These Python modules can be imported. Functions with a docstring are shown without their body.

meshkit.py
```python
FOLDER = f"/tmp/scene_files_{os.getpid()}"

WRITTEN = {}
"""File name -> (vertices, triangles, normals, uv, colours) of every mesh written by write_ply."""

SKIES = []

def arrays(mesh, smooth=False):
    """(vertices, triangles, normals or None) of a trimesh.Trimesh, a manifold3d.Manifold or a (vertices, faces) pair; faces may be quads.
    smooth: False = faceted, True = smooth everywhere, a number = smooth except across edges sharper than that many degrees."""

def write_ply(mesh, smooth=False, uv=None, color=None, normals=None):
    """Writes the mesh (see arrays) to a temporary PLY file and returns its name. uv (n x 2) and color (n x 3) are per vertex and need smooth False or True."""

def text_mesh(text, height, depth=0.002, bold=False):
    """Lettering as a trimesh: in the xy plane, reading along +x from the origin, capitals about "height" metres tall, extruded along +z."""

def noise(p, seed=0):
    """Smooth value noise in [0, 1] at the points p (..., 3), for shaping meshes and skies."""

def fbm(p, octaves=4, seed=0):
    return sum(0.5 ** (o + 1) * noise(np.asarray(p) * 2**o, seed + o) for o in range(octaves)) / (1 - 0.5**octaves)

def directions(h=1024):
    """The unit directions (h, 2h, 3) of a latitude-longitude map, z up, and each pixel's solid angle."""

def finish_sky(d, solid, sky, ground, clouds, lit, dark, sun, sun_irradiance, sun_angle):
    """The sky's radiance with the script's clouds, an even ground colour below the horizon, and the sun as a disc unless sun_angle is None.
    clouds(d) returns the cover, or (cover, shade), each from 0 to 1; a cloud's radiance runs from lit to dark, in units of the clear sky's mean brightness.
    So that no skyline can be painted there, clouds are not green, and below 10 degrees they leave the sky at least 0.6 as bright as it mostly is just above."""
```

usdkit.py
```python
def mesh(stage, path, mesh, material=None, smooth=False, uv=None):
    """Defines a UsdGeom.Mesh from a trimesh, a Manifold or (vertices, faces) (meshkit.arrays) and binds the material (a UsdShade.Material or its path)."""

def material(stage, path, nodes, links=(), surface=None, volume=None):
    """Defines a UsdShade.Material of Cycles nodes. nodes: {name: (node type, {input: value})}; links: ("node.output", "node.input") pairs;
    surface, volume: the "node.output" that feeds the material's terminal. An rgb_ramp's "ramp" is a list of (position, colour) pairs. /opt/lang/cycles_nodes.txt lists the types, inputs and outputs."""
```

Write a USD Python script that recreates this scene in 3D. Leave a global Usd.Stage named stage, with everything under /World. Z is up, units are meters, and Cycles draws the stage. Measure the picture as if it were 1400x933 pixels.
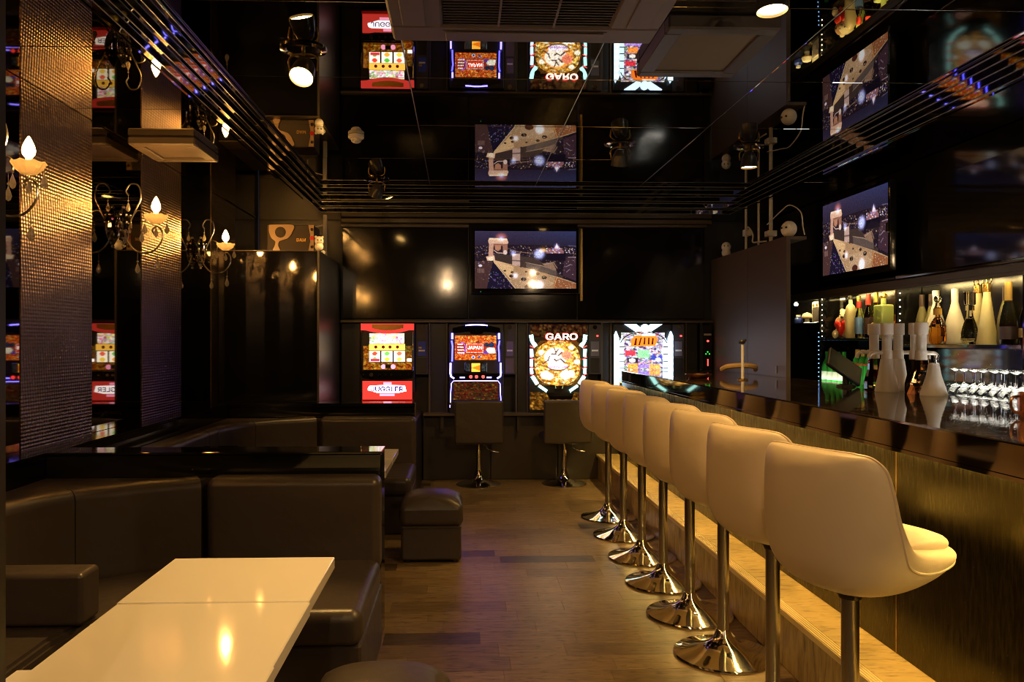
import math, random, re
import numpy as np, trimesh, manifold3d as m3, usdkit, meshkit
from shapely.geometry import Polygon, box as sbox
from PIL import Image, ImageDraw, ImageFilter
from pxr import Usd, UsdGeom, UsdLux, UsdShade, Gf, Sdf, Vt
from trimesh.transformations import rotation_matrix as RM, translation_matrix as TM

random.seed(7); RNG = np.random.default_rng(7)
stage = Usd.Stage.CreateInMemory()
UsdGeom.SetStageUpAxis(stage, UsdGeom.Tokens.z)
UsdGeom.SetStageMetersPerUnit(stage, 1.0)
UsdGeom.Xform.Define(stage, '/World')

# ------------------------------------------------------------------ camera, exposure, light levels
cam = UsdGeom.Camera.Define(stage, '/World/camera')
cam.AddTranslateOp().Set(Gf.Vec3d(0, 0, 1.40))
cam.AddRotateXYZOp().Set(Gf.Vec3f(90, 0, -2.0045))
cam.CreateHorizontalApertureAttr(36.0); cam.CreateVerticalApertureAttr(36.0 * 933 / 1400)
cam.CreateFocalLengthAttr(36.0 * 1100 / 1400)
cam.CreateHorizontalApertureOffsetAttr(36.0 * 31.5 / 1400)
cam.CreateFStopAttr(0.0); cam.CreateClippingRangeAttr(Gf.Vec2f(0.05, 200))
cam.CreateExposureAttr(0.0)
HALOGEN = (1.0, 0.56, 0.16)       # warm dimmed halogen
CANDLE = (1.0, 0.46, 0.105)
SHELF = (1.0, 0.72, 0.26)
CANDLE_GLOW = 350.0                # radiance of the candle bulbs
SPOT_GAIN = 1.0
SHELF_GLOW = 110.0
STRIP = (1.0, .63, .16); STRIP_GLOW = 190.0     # LED strip under the counter edge
TV_GLOW = 1.0
# sky: the room is closed; a dim night sky outside
dome = UsdLux.DomeLight.Define(stage, '/World/night_sky'); dome.CreateIntensityAttr(0.01); dome.CreateColorAttr(Gf.Vec3f(.3, .35, .5))

# ------------------------------------------------------------------ helpers
def srgb(r, g, b):
    f = lambda c: ((c / 255 + .055) / 1.055) ** 2.4 if c > 10 else c / 255 / 12.92
    return (f(r), f(g), f(b))

USED = {}
def numbered(parent, name):
    k = (parent, name); n = USED.get(k, -1) + 1; USED[k] = n
    return name if n == 0 else f'{name}_{n:03d}'

def path_of(p): return '/World' if p is None else str(p.GetPath())

def tag(o, label=None, cat=None, group=None, kind=None):
    p = o.GetPrim() if hasattr(o, 'GetPrim') else o
    for k, v in (('label', label), ('category', cat), ('group', group), ('kind', kind)):
        if v: p.SetCustomDataByKey(k, v)
    return p

def merged(m):
    if isinstance(m, (list, tuple)) and m and not isinstance(m[0], np.ndarray):
        out = []
        for x in m:
            if hasattr(x, 'to_mesh'):
                v, f, _ = meshkit.arrays(x); x = trimesh.Trimesh(v, f, process=False)
            out.append(x)
        return trimesh.util.concatenate(out)
    return m

SPLIT = set('''glide junction_box bracket stop_button button bar_lamp side_lamp eye ear foot backplate_cap logo_tag chrome_trim reel_pillar pillar_knot inner_band
title_stroke lamp_gap green_light red_light rib lower_panel cornice joint_strip ring pupil face_panel louver_gap top_rail joint corner_hole'''.split())
STUFF = {'light_dots', 'studs', 'leaf'}
def obj(name, mesh, mat, parent=None, label=None, cat=None, group=None, kind=None, smooth=35):
    if name in SPLIT and isinstance(mesh, (list, tuple)) and len(mesh) > 1:
        return [obj(name, m, mat, parent, label, cat, group, kind, smooth) for m in mesh][0]
    if name in STUFF: kind = 'stuff'
    pp = path_of(parent)
    p = f'{pp}/{numbered(pp, name)}'
    o = usdkit.mesh(stage, p, merged(mesh), M[mat], smooth=smooth).GetPrim()
    return tag(o, label, cat, group, kind)

def thing(name, label=None, cat=None, loc=(0, 0, 0), rz=0, group=None, kind=None):
    x = UsdGeom.Xform.Define(stage, '/World/' + numbered('/World', name))
    x.AddTranslateOp().Set(Gf.Vec3d(*map(float, loc))); x.AddRotateZOp().Set(float(rz))
    return tag(x, label, cat, group, kind)

def dup(root, loc, rz=0, label=None, group=None):
    was = root.GetCustomData()
    name = re.sub(r'_\d{3}$', '', root.GetName())
    r = thing(name, label or was['label'], was['category'], loc, rz, group or was.get('group'))
    r.GetReferences().AddInternalReference(root.GetPath()); r.SetInstanceable(True)
    return r

def bb(x0, x1, y0, y1, z0, z1, c=0.0):
    """box by bounds, chamfered by c"""
    m = trimesh.creation.box([x1 - x0, y1 - y0, z1 - z0])
    if c > 0:
        h = np.array([x1 - x0, y1 - y0, z1 - z0]) / 2; c = min(c, h.min() * .9); pts = []
        for s in np.ndindex(2, 2, 2):
            s = np.array(s) * 2 - 1
            for k in range(3):
                q = h - c; q[k] = h[k]; pts.append(s * q)
        m = trimesh.convex.convex_hull(np.array(pts))
    m.apply_translation([(x0 + x1) / 2, (y0 + y1) / 2, (z0 + z1) / 2])
    return m

def rb(x0, x1, y0, y1, z0, z1, r, n=20):
    """box with round edges"""
    r = min(r, (x1 - x0) / 2 - 1e-4, (y1 - y0) / 2 - 1e-4, (z1 - z0) / 2 - 1e-4)
    s = m3.Manifold.sphere(r, n)
    hull = m3.Manifold.batch_hull([s.translate((x, y, z)) for x in (x0 + r, x1 - r) for y in (y0 + r, y1 - r) for z in (z0 + r, z1 - r)])
    v, f, _ = meshkit.arrays(hull)
    return trimesh.Trimesh(v, f, process=False)

def tm(m): v, f, _ = meshkit.arrays(m); return trimesh.Trimesh(v, f, process=False)

def lathe(prof, n=32, at=(0, 0, 0)):
    m = trimesh.creation.revolve(np.array(prof, float), sections=n)
    if m.volume < 0: m.invert()
    m.apply_translation(at); return m

def cyl(r, h, at=(0, 0, 0), axis='z', n=24):
    m = trimesh.creation.cylinder(radius=r, height=h, sections=n)
    if axis == 'x': m.apply_transform(RM(math.pi / 2, [0, 1, 0]))
    if axis == 'y': m.apply_transform(RM(math.pi / 2, [1, 0, 0]))
    m.apply_translation(at); return m

def ball(r, at=(0, 0, 0), sc=(1, 1, 1), n=2):
    m = trimesh.creation.icosphere(subdivisions=n, radius=r)
    m.apply_scale(sc); m.apply_translation(at); return m

def spline(pts, n=8):
    p = np.array(pts, float); q = np.vstack([2 * p[0] - p[1], p, 2 * p[-1] - p[-2]]); out = []
    for i in range(1, len(q) - 2):
        for t in np.linspace(0, 1, n, endpoint=False):
            a, b, c, d = q[i - 1:i + 3]
            out.append(.5 * ((2 * b) + (c - a) * t + (2 * a - 5 * b + 4 * c - d) * t * t + (3 * b - a - 3 * c + d) * t ** 3))
    return np.vstack([out, p[-1:]])

def tube(pts, r, sides=8, smooth=0):
    p = spline(pts, smooth) if smooth else np.array(pts, float)
    t = np.gradient(p, axis=0); t /= np.linalg.norm(t, axis=1, keepdims=True) + 1e-12
    a = np.zeros_like(p); ref = np.array([0, 0, 1.]) if abs(t[0, 2]) < .9 else np.array([1., 0, 0])
    for i in range(len(p)):
        ref = ref - t[i] * ref.dot(t[i]); ref /= np.linalg.norm(ref); a[i] = ref
    b = np.cross(t, a); g = np.arange(sides) * 2 * np.pi / sides
    rr = np.broadcast_to(r, (len(p),))
    v = (p[:, None] + rr[:, None, None] * (np.cos(g)[None, :, None] * a[:, None] + np.sin(g)[None, :, None] * b[:, None])).reshape(-1, 3)
    f = []
    for i in range(len(p) - 1):
        for j in range(sides):
            A, B = i * sides + j, i * sides + (j + 1) % sides
            f += [[A, B, B + sides], [A, B + sides, A + sides]]
    n = len(v); v = np.vstack([v, p[:1], p[-1:]])
    for j in range(sides):
        f += [[n, (j + 1) % sides, j], [n + 1, n - sides + j, n - sides + (j + 1) % sides]]
    return trimesh.Trimesh(v, f, process=False)

def extr(poly, h, at=(0, 0, 0)):
    m = trimesh.creation.extrude_polygon(poly, h, engine='earcut'); m.apply_translation(at); return m

def face_front(m, x=0, y=0, z=0):
    """xy drawing -> upright, facing -y (towards the bar room)"""
    m = m.copy(); m.apply_transform(RM(math.pi / 2, [1, 0, 0])); m.apply_translation([x, y, z]); return m

def loft(path, normals, sec):
    """sweep the section (n, z) (closed) along a path in xy"""
    path, normals, sec = np.array(path, float), np.array(normals, float), np.array(sec, float)
    k = len(sec); v = []
    for p, n in zip(path, normals):
        for s, z in sec: v.append([p[0] + n[0] * s, p[1] + n[1] * s, z])
    f = []
    for i in range(len(path) - 1):
        for j in range(k):
            A, B = i * k + j, i * k + (j + 1) % k
            f += [[A, B, B + k], [A, B + k, A + k]]
    tri = extr(Polygon(sec), 1.0)
    pts2 = sec
    from scipy.spatial import cKDTree
    T = cKDTree(pts2); tv = tri.vertices; low = [q for q in tri.faces if np.all(tv[q][:, 2] < .5)]
    for q in low:
        ids = T.query(tv[q][:, :2])[1]
        f.append(list(ids)); f.append([(len(path) - 1) * k + t for t in ids[::-1]])
    m = trimesh.Trimesh(np.array(v), np.array(f), process=False)
    m.fix_normals(); return m

def arc2(cx, cy, r, a0, a1, n=6):
    return [(cx + r * math.cos(math.radians(a)), cy + r * math.sin(math.radians(a))) for a in np.linspace(a0, a1, n)]

def rrect(x0, x1, y0, y1, r, n=5):
    return arc2(x1 - r, y1 - r, r, 0, 90, n) + arc2(x0 + r, y1 - r, r, 90, 180, n) + arc2(x0 + r, y0 + r, r, 180, 270, n) + arc2(x1 - r, y0 + r, r, 270, 360, n)

def picture(name, img, w, h, mat, parent, at, face='front', label=None):
    """a flat printed or glowing picture: a grid whose vertices carry the picture's colours (img: rows x columns x 3, sRGB bytes)"""
    a = np.asarray(img, float) / 255; a = np.where(a > .04045, ((a + .055) / 1.055) ** 2.4, a / 12.92)
    R, C = a.shape[:2]
    xs, ys = np.linspace(-w / 2, w / 2, C), np.linspace(h / 2, -h / 2, R)
    X, Z = np.meshgrid(xs, ys); Y = np.zeros_like(X)
    v = np.stack([X, Y, Z], -1).reshape(-1, 3)
    i, j = np.meshgrid(np.arange(R - 1), np.arange(C - 1), indexing='ij'); q = i * C + j
    f = np.vstack([np.stack([q, q + C, q + C + 1], -1).reshape(-1, 3), np.stack([q, q + C + 1, q + 1], -1).reshape(-1, 3)])
    m = trimesh.Trimesh(v, f, process=False)
    if face == 'left': m.apply_transform(RM(-math.pi / 2, [0, 0, 1]))      # faces -x
    m.apply_translation(at)
    pp = path_of(parent); p = f'{pp}/{numbered(pp, name)}'
    g = usdkit.mesh(stage, p, m, M[mat], smooth=False)
    UsdGeom.PrimvarsAPI(g).CreatePrimvar('Col', Sdf.ValueTypeNames.Color3fArray, 'vertex').Set(Vt.Vec3fArray.FromNumpy(a.reshape(-1, 3).astype(np.float32)))
    return tag(g, label)

# ------------------------------------------------------------------ materials
M = {}
def mat(name, nodes, links=(), surface='p.BSDF', volume=None):
    M[name] = usdkit.material(stage, '/World/Looks/' + name, nodes, links, surface=surface, volume=volume); return M[name]
def pm(name, col, rough=.5, metal=0, **kw):
    return mat(name, {'p': ('principled_bsdf', dict(base_color=col, roughness=rough, metallic=metal, **kw))})
def glow(name, col, s): return mat(name, {'e': ('emission', dict(color=col, strength=s))}, surface='e.emission')

pm('mirror_ceiling', (.37, .36, .33), .012, 1)
pm('mirror_side', (.40, .38, .30), .012, 1)
pm('mirror_strip', (.40, .41, .38), .02, 1)
pm('mirror_wall', (.20, .175, .14), .025, 1)
pm('mirror_bar', (.05, .05, .055), .24, 1)
pm('black_gloss', (.006, .006, .006), .05)
pm('black_satin', (.012, .011, .010), .35)
pm('dark_wood', (.030, .022, .014), .4)
pm('dark_frame', (.07, .055, .035), .35)
pm('taupe', (.10, .075, .053), .5)
pm('table_white', (.80, .77, .72), .07)
pm('chrome', (.78, .75, .70), .06, 1)
pm('dark_chrome', (.30, .27, .25), .10, 1)
pm('satin_steel', (.50, .48, .44), .28, 1)
pm('gold_metal', (.75, .50, .16), .22, 1)
pm('column_taupe', (.075, .045, .022), .5)
pm('ac_plastic', (.12, .10, .125), .5)
pm('ac_dark', (.035, .032, .032), .5)
pm('mesh_brown', (.11, .085, .055), .7)
pm('fixture_black', (.02, .018, .016), .3)
pm('white_plastic', (.62, .58, .53), .45)
pm('white_ceramic', (.85, .82, .74), .25)
pm('cream_plush', (.80, .70, .52), .9)
pm('red_gloss', (.62, .03, .025), .18)
pm('blue_glaze', (.04, .07, .40), .2)
pm('grey_card', (.38, .33, .33), .6)
pm('tan_plush', (.36, .20, .09), .9)
pm('orange_card', (.70, .25, .07), .5)
pm('copper', (.80, .42, .20), .2, 1)
pm('tan_vinyl', (.45, .30, .13), .45)
pm('label_dark', (.05, .03, .025), .4)
pm('label_cream', (.72, .60, .38), .5)
pm('label_blue', (.12, .25, .60), .4)
pm('label_white', (.75, .74, .66), .5)
pm('cap_red', (.55, .05, .04), .3)
pm('cap_gold', (.62, .44, .12), .35, .6)
pm('cap_black', (.015, .014, .013), .35)
pm('red_plastic', (.45, .03, .02), .25)
pm('orange_print', (.75, .32, .06), .3)
pm('gold_print', (.55, .33, .06), .3, .5)
pm('tan_speaker', (.40, .26, .13), .35)
pm('sconce_metal', (.80, .74, .62), .22, 1)
mat('cup_glass', {'p': ('principled_bsdf', dict(base_color=(.95, .90, .80), roughness=.15, transmission_weight=.6, ior=1.5)), 't': ('translucent_bsdf', dict(color=(.8, .72, .55))), 'm': ('mix_closure', dict(fac=.25))}, [('p.BSDF', 'm.closure1'), ('t.BSDF', 'm.closure2')], surface='m.closure')
mat('cut_crystal', {'p': ('principled_bsdf', dict(base_color=(.95, .90, .80), roughness=.08, transmission_weight=.8, ior=1.5)), 't': ('translucent_bsdf', dict(color=(.8, .72, .55))), 'm': ('mix_closure', dict(fac=.10))}, [('p.BSDF', 'm.closure1'), ('t.BSDF', 'm.closure2')], surface='m.closure')
pm('brown_grille', (.055, .042, .028), .7)
pm('white_pipe', (.62, .56, .42), .5)
pm('steel_white', (.75, .73, .68), .3)
# glass
def glassy(name, col, rough=0.0, ior=1.45): mat(name, {'p': ('principled_bsdf', dict(base_color=col, roughness=rough, transmission_weight=1.0, ior=ior))})
glassy('clear_glass', (.97, .97, .95)); glassy('crystal', (.98, .95, .90), 0, 1.6); glassy('amber_glass', (.95, .42, .06))
glassy('green_glass', (.10, .55, .08)); glassy('brown_glass', (.20, .09, .03)); glassy('dark_glass', (.06, .055, .035)); glassy('lime_glass', (.55, .85, .15), .1)
glassy('rose_glass', (.85, .25, .18)); glassy('smoke_acrylic', (.55, .55, .55))
def frosted(name, col):
    mat(name, {'p': ('principled_bsdf', dict(base_color=col, roughness=.45)), 't': ('translucent_bsdf', dict(color=col)), 'm': ('mix_closure', dict(fac=.35))},
        [('p.BSDF', 'm.closure1'), ('t.BSDF', 'm.closure2')], surface='m.closure')
pm('panel_grey', (.060, .052, .054), .45); pm('pump_plastic', (.52, .46, .40), .45); frosted('frost_grey', (.60, .55, .48)); frosted('frost_white', (.82, .80, .72)); frosted('frost_cream', (.85, .78, .48)); frosted('frost_lime', (.62, .78, .18)); frosted('frost_green', (.62, .74, .30)); frosted('lamp_shade', (.9, .86, .78))
frosted('sake_green', (.04, .42, .06)); frosted('olive_bottle', (.22, .20, .09))
# leather
def leather(name, col, rough, bump):
    mat(name, {'g': ('texture_coordinate', {}), 'n': ('noise_texture', dict(scale=260, detail=3)), 'w': ('noise_texture', dict(scale=9, detail=2)),
               'b': ('bump', dict(strength=bump, distance=.002)), 'c': ('bump', dict(strength=.25, distance=.02)), 'p': ('principled_bsdf', dict(base_color=col, roughness=rough))},
        [('g.object', 'n.vector'), ('g.object', 'w.vector'), ('n.fac', 'b.height'), ('w.fac', 'c.height'), ('c.normal', 'b.normal'), ('b.normal', 'p.normal')])
leather('leather_black', (.048, .037, .031), .36, .25)
leather('leather_cream', (.74, .63, .46), .42, .10)
leather('leather_brown_black', (.040, .030, .020), .45, .2)
# textured metal wall sheet: fine woven relief
mat('woven_metal', {'g': ('geometry', {}), 's': ('separate_xyz', {}),
    'u1': ('math', dict(math_type='multiply_add', value2=140.0)), 'k1': ('math', dict(math_type='multiply', value2=190.0)), 's1': ('math', dict(math_type='sine')),
    'u2': ('math', dict(math_type='multiply_add', value2=140.0)), 'k2': ('math', dict(math_type='multiply', value2=-160.0)), 's2': ('math', dict(math_type='sine')),
    'mm': ('math', dict(math_type='multiply')), 'b': ('bump', dict(strength=.42, distance=.0035)),
    'n': ('noise_texture', dict(scale=3.0, detail=3)), 'r': ('rgb_ramp', dict(ramp=[(0.3, (.185, .125, .092)), (.7, (.26, .185, .142))])),
    'p': ('principled_bsdf', dict(metallic=1.0, roughness=.27))},
    [('g.position', 's.vector'), ('s.z', 'k1.value1'), ('s.y', 'u1.value1'), ('k1.value', 'u1.value3'), ('u1.value', 's1.value1'),
     ('s.z', 'k2.value1'), ('s.y', 'u2.value1'), ('k2.value', 'u2.value3'), ('u2.value', 's2.value1'),
     ('s1.value', 'mm.value1'), ('s2.value', 'mm.value2'), ('mm.value', 'b.height'), ('b.normal', 'p.normal'),
     ('g.position', 'n.vector'), ('n.fac', 'r.fac'), ('r.color', 'p.base_color')])
# black acrylic with slightly wavy gloss
mat('black_acrylic', {'g': ('geometry', {}), 'n': ('noise_texture', dict(scale=4, detail=1)), 'b': ('bump', dict(strength=.02, distance=.01)),
    'p': ('principled_bsdf', dict(base_color=(.006, .0055, .005), roughness=.09, ior=1.5))}, [('g.position', 'n.vector'), ('n.fac', 'b.height'), ('b.normal', 'p.normal')])
pm('acrylic_mirror', (.006, .0055, .005), .06, ior=1.9)
# floor tiles: travertine print, streaked along the plank
def stone(name, a, b, rough=.33):
    mat(name, {'g': ('geometry', {}), 'm': ('mapping', dict(scale=(7, 30, 7))), 'n': ('noise_texture', dict(scale=1.0, detail=6, roughness=.65)),
        'm2': ('mapping', dict(scale=(16, 60, 9))), 'n2': ('noise_texture', dict(scale=1.0, detail=4)), 'r': ('rgb_ramp', dict(ramp=[(.30, a), (.70, b)])),
        'r2': ('rgb_ramp', dict(ramp=[(.30, (.25, .21, .18)), (.46, (1, 1, 1))])), 'x': ('mix_color', dict(blend_type='multiply', fac=.75)),
        'bp': ('bump', dict(strength=.15, distance=.002)), 'p': ('principled_bsdf', dict(roughness=rough))},
        [('g.position', 'm.vector'), ('m.vector', 'n.vector'), ('n.fac', 'r.fac'), ('g.position', 'm2.vector'), ('m2.vector', 'n2.vector'), ('n2.fac', 'r2.fac'),
         ('r.color', 'x.a'), ('r2.color', 'x.b'), ('x.result', 'p.base_color'), ('n.fac', 'bp.height'), ('bp.normal', 'p.normal')])
stone('stone_a', (.140, .092, .042), (.255, .178, .088)); stone('stone_b', (.105, .068, .032), (.21, .145, .072)); stone('stone_c', (.046, .031, .017), (.105, .073, .038)); stone('stone_d', (.15, .102, .050), (.28, .20, .105))
stone('stone_step', (.38, .265, .090), (.51, .37, .145), .4); stone('stone_riser', (.24, .165, .07), (.46, .33, .15), .4)
pm('nosing', (.66, .52, .27), .35)
pm('floor_base', (.05, .034, .02), .6)
# aged brass-tinted sheet on the bar front, with scratches
mat('brass_sheet', {'g': ('geometry', {}), 'm': ('mapping', dict(scale=(1, 60, 9))), 'n': ('noise_texture', dict(scale=1.5, detail=5, roughness=.6)),
    'v': ('voronoi_texture', dict(scale=1.0, feature='f1')), 'm2': ('mapping', dict(scale=(1, 45, 14))), 'l': ('math', dict(math_type='less_than', value2=.05)),
    'r': ('rgb_ramp', dict(ramp=[(.30, (.050, .043, .011)), (.75, (.064, .055, .016))])), 'x': ('mix_color', dict(b=(.25, .23, .15))), 'rr': ('rgb_ramp', dict(ramp=[(.3, (.24, .2, .2)), (.8, (.32, .36, .36))])),
    'p': ('principled_bsdf', dict(metallic=1.0))},
    [('g.position', 'm.vector'), ('m.vector', 'n.vector'), ('n.fac', 'r.fac'), ('r.color', 'x.a'), ('g.position', 'm2.vector'), ('m2.vector', 'v.vector'), ('v.distance', 'l.value1'), ('l.value', 'x.fac'), ('x.result', 'p.base_color'), ('n.fac', 'rr.fac'), ('rr.color', 'p.roughness')])
mat('counter_top', {'g': ('geometry', {}), 'm': ('mapping', dict(scale=(14, 1.2, 4))), 'n': ('noise_texture', dict(scale=1.5, detail=5)),
    'r': ('rgb_ramp', dict(ramp=[(.35, (.016, .012, .009)), (.75, (.052, .036, .025))])), 'b': ('bump', dict(strength=.04, distance=.01)), 'n2': ('noise_texture', dict(scale=9)),
    'p': ('principled_bsdf', dict(roughness=.05, ior=1.7))},
    [('g.position', 'm.vector'), ('m.vector', 'n.vector'), ('n.fac', 'r.fac'), ('r.color', 'p.base_color'), ('g.position', 'n2.vector'), ('n2.fac', 'b.height'), ('b.normal', 'p.normal')])
pm('edge_glass', (.26, .26, .22), .25, .6)
pm('counter_edge', (.14, .105, .082), .05, 1)
# speckled black glass behind the bar
mat('speckle_glass', {'g': ('geometry', {}), 'v': ('voronoi_texture', dict(scale=26)), 'l': ('math', dict(math_type='less_than', value2=.06)),
    'r': ('rgb_ramp', dict(ramp=[(0, (.006, .006, .007)), (1, (.30, .31, .30))])), 'p': ('principled_bsdf', dict(roughness=.06))},
    [('g.position', 'v.vector'), ('v.distance', 'l.value1'), ('l.value', 'r.fac'), ('r.color', 'p.base_color')])
# glowing things
def screen(name, s):
    mat(name, {'a': ('attribute', dict(attribute='Col')), 'e': ('emission', dict(strength=s)), 'g': ('glossy_bsdf', dict(color=(.04, .04, .04), roughness=.05)), 'x': ('add_closure', {})},
        [('a.color', 'e.color'), ('e.emission', 'x.closure1'), ('g.BSDF', 'x.closure2')], surface='x.closure')
screen('tv_picture', TV_GLOW); screen('lit_art', 2.2); screen('lit_dim', .8); screen('lit_hot', 3.0)
mat('print_art', {'a': ('attribute', dict(attribute='Col')), 'p': ('principled_bsdf', dict(roughness=.2))}, [('a.color', 'p.base_color')])
glow('candle_glow', CANDLE, CANDLE_GLOW)
glow('halogen_glow', HALOGEN, 30.0)
glow('led_warm', SHELF, SHELF_GLOW); glow('led_strip', STRIP, STRIP_GLOW); glow('led_point', (1.0, .85, .5), 12.0); glow('led_cool', (.25, .5, 1.0), 2.5)
glow('lit_counter', (1.0, .96, .88), 22.0); glow('lit_counter_dim', (.8, 1.0, .7), 14.0)
glow('lamp_white', (1, .92, .9), 4.0); glow('lamp_blue', (.07, .06, 1.0), 9.0); glow('lamp_blue_white', (.16, .13, 1.0), 12.0); glow('lamp_red', (1, .05, .04), 4.0); glow('lamp_green', (.05, .8, .1), 1.0)
glow('lamp_cyan', (.45, .95, .88), 3.0); glow('lamp_ice', (.55, .78, 1.0), 3.2); glow('lamp_gold', (1, .55, .08), 2.4); glow('lamp_cream', (1, .80, .55), 4.0); glow('lit_red', (.80, .05, .035), 1.3); glow('lit_pink', (1, .35, .55), 2.0)
glow('lit_letters', (1.0, .62, .45), 5.0); glow('lit_violet', (.12, .03, .35), .8); glow('lit_orange', (1, .22, .02), 1.8); glow('lit_logo', (1, .9, .92), 3.0)

XL, XR, YB, YR = -2.06, 3.20, 8.30, -2.2         # wall faces
ZC, ZS = 2.74, 2.637                              # coffered ceiling, soffit
P = .907                                          # mirror tile pitch
# ================================================================== THE ROOM
# floor: planks the photograph shows, over a base
fl = thing('floor', kind='structure')
obj('floor_base', bb(XL - .1, XR + .1, YR, YB + .1, -.12, -.004), 'floor_base', fl)
rows = np.arange(1.75, 8.12, .151)
for k, y in enumerate(rows):
    x = -.62 + RNG.uniform(-.22, .0)
    while x < 1.385:
        L = float(RNG.choice([.302, .453, .604, .453])); x1 = min(x + L, 1.387)
        if x1 - x > .06 and y < 8.11:
            obj('plank', bb(x + .0005, x1 - .0005, y + .0005, min(y + .151, 8.118) - .0005, -.005, RNG.uniform(-.0003, .0), .0003), RNG.choice(['stone_a', 'stone_b', 'stone_a', 'stone_d', 'stone_c'], p=[.3, .25, .2, .15, .1]), fl, smooth=False)
        x = x1

# ceiling: smoked mirror tiles in a raised coffer
ce = thing('ceiling', kind='structure')
obj('ceiling_slab', bb(XL - .1, XR + .1, YR, YB + .1, ZC + .012, ZC + .12), 'black_satin', ce)
cx = [-1.171 + P * i for i in range(5)]; cy = [6.825 - P * i for i in range(10)]
for i in range(4):
    for j in range(9):
        t = bb(cx[i] + .0025, cx[i + 1] - .0025, cy[j + 1] + .0025, cy[j] - .0025, ZC, ZC + .008, .0015)
        c = t.bounds.mean(0); t.apply_transform(RM(RNG.normal(0, .0012), [1, 0, 0], c)); t.apply_transform(RM(RNG.normal(0, .0012), [0, 1, 0], c))
        obj('mirror_tile', t, 'mirror_ceiling', ce, smooth=False)
for x in cx[:5]: obj('joint', bb(x - .002, x + .002, -1.3, 6.825, ZC + .0006, ZC + .006), 'satin_steel', ce, smooth=False)
for y in cy: obj('joint', bb(cx[0], cx[4], y - .0018, y + .0018, ZC + .0015, ZC + .006), 'dark_frame', ce, smooth=False)
# stepped mirrored border stacked down from the coffer to the soffit
tr = thing('trim_1', kind='structure')
N = 5; xl, xr = -1.171, 2.457
for i in range(N):
    z1 = ZC - (ZC - ZS) / N * i + (.010 if i == 0 else -.0005); z0 = ZC - (ZC - ZS) / N * (i + 1)
    hole = sbox(xl - .040 * (i + .2), YR - 1, xr + .040 * (i + .2), 6.83 + .235 * i)
    poly = sbox(XL, YR + .02, XR, YB - .05).difference(hole)
    obj('mirror_step', extr(poly, z1 - z0, (0, 0, z0)), 'mirror_strip', tr, smooth=False)
    hx0, hy0, hx1, hy1 = hole.bounds
    obj('polished_edge', extr(sbox(hx0, YR + .03, hx1, hy1).difference(sbox(hx0 + .0025, YR - 1, hx1 - .0025, hy1 - .004)), .004, (0, 0, z0 - .0005)), 'edge_glass', tr, smooth=False)
# soffit mirrors left, right and a strip at the back
t2 = thing('trim_2', kind='structure')
ys = [7.05 - P * k for k in range(11)]
for k in range(10):
    obj('mirror_tile', bb(XL, -1.372, ys[k + 1] + .003, ys[k] - .003, ZS - .006, ZS - .0005, .001), 'mirror_side', t2, smooth=False)
    obj('mirror_tile', bb(2.66, XR, ys[k + 1] + .003, ys[k] - .003, ZS - .006, ZS - .0005, .001), 'mirror_side', t2, smooth=False)

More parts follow.
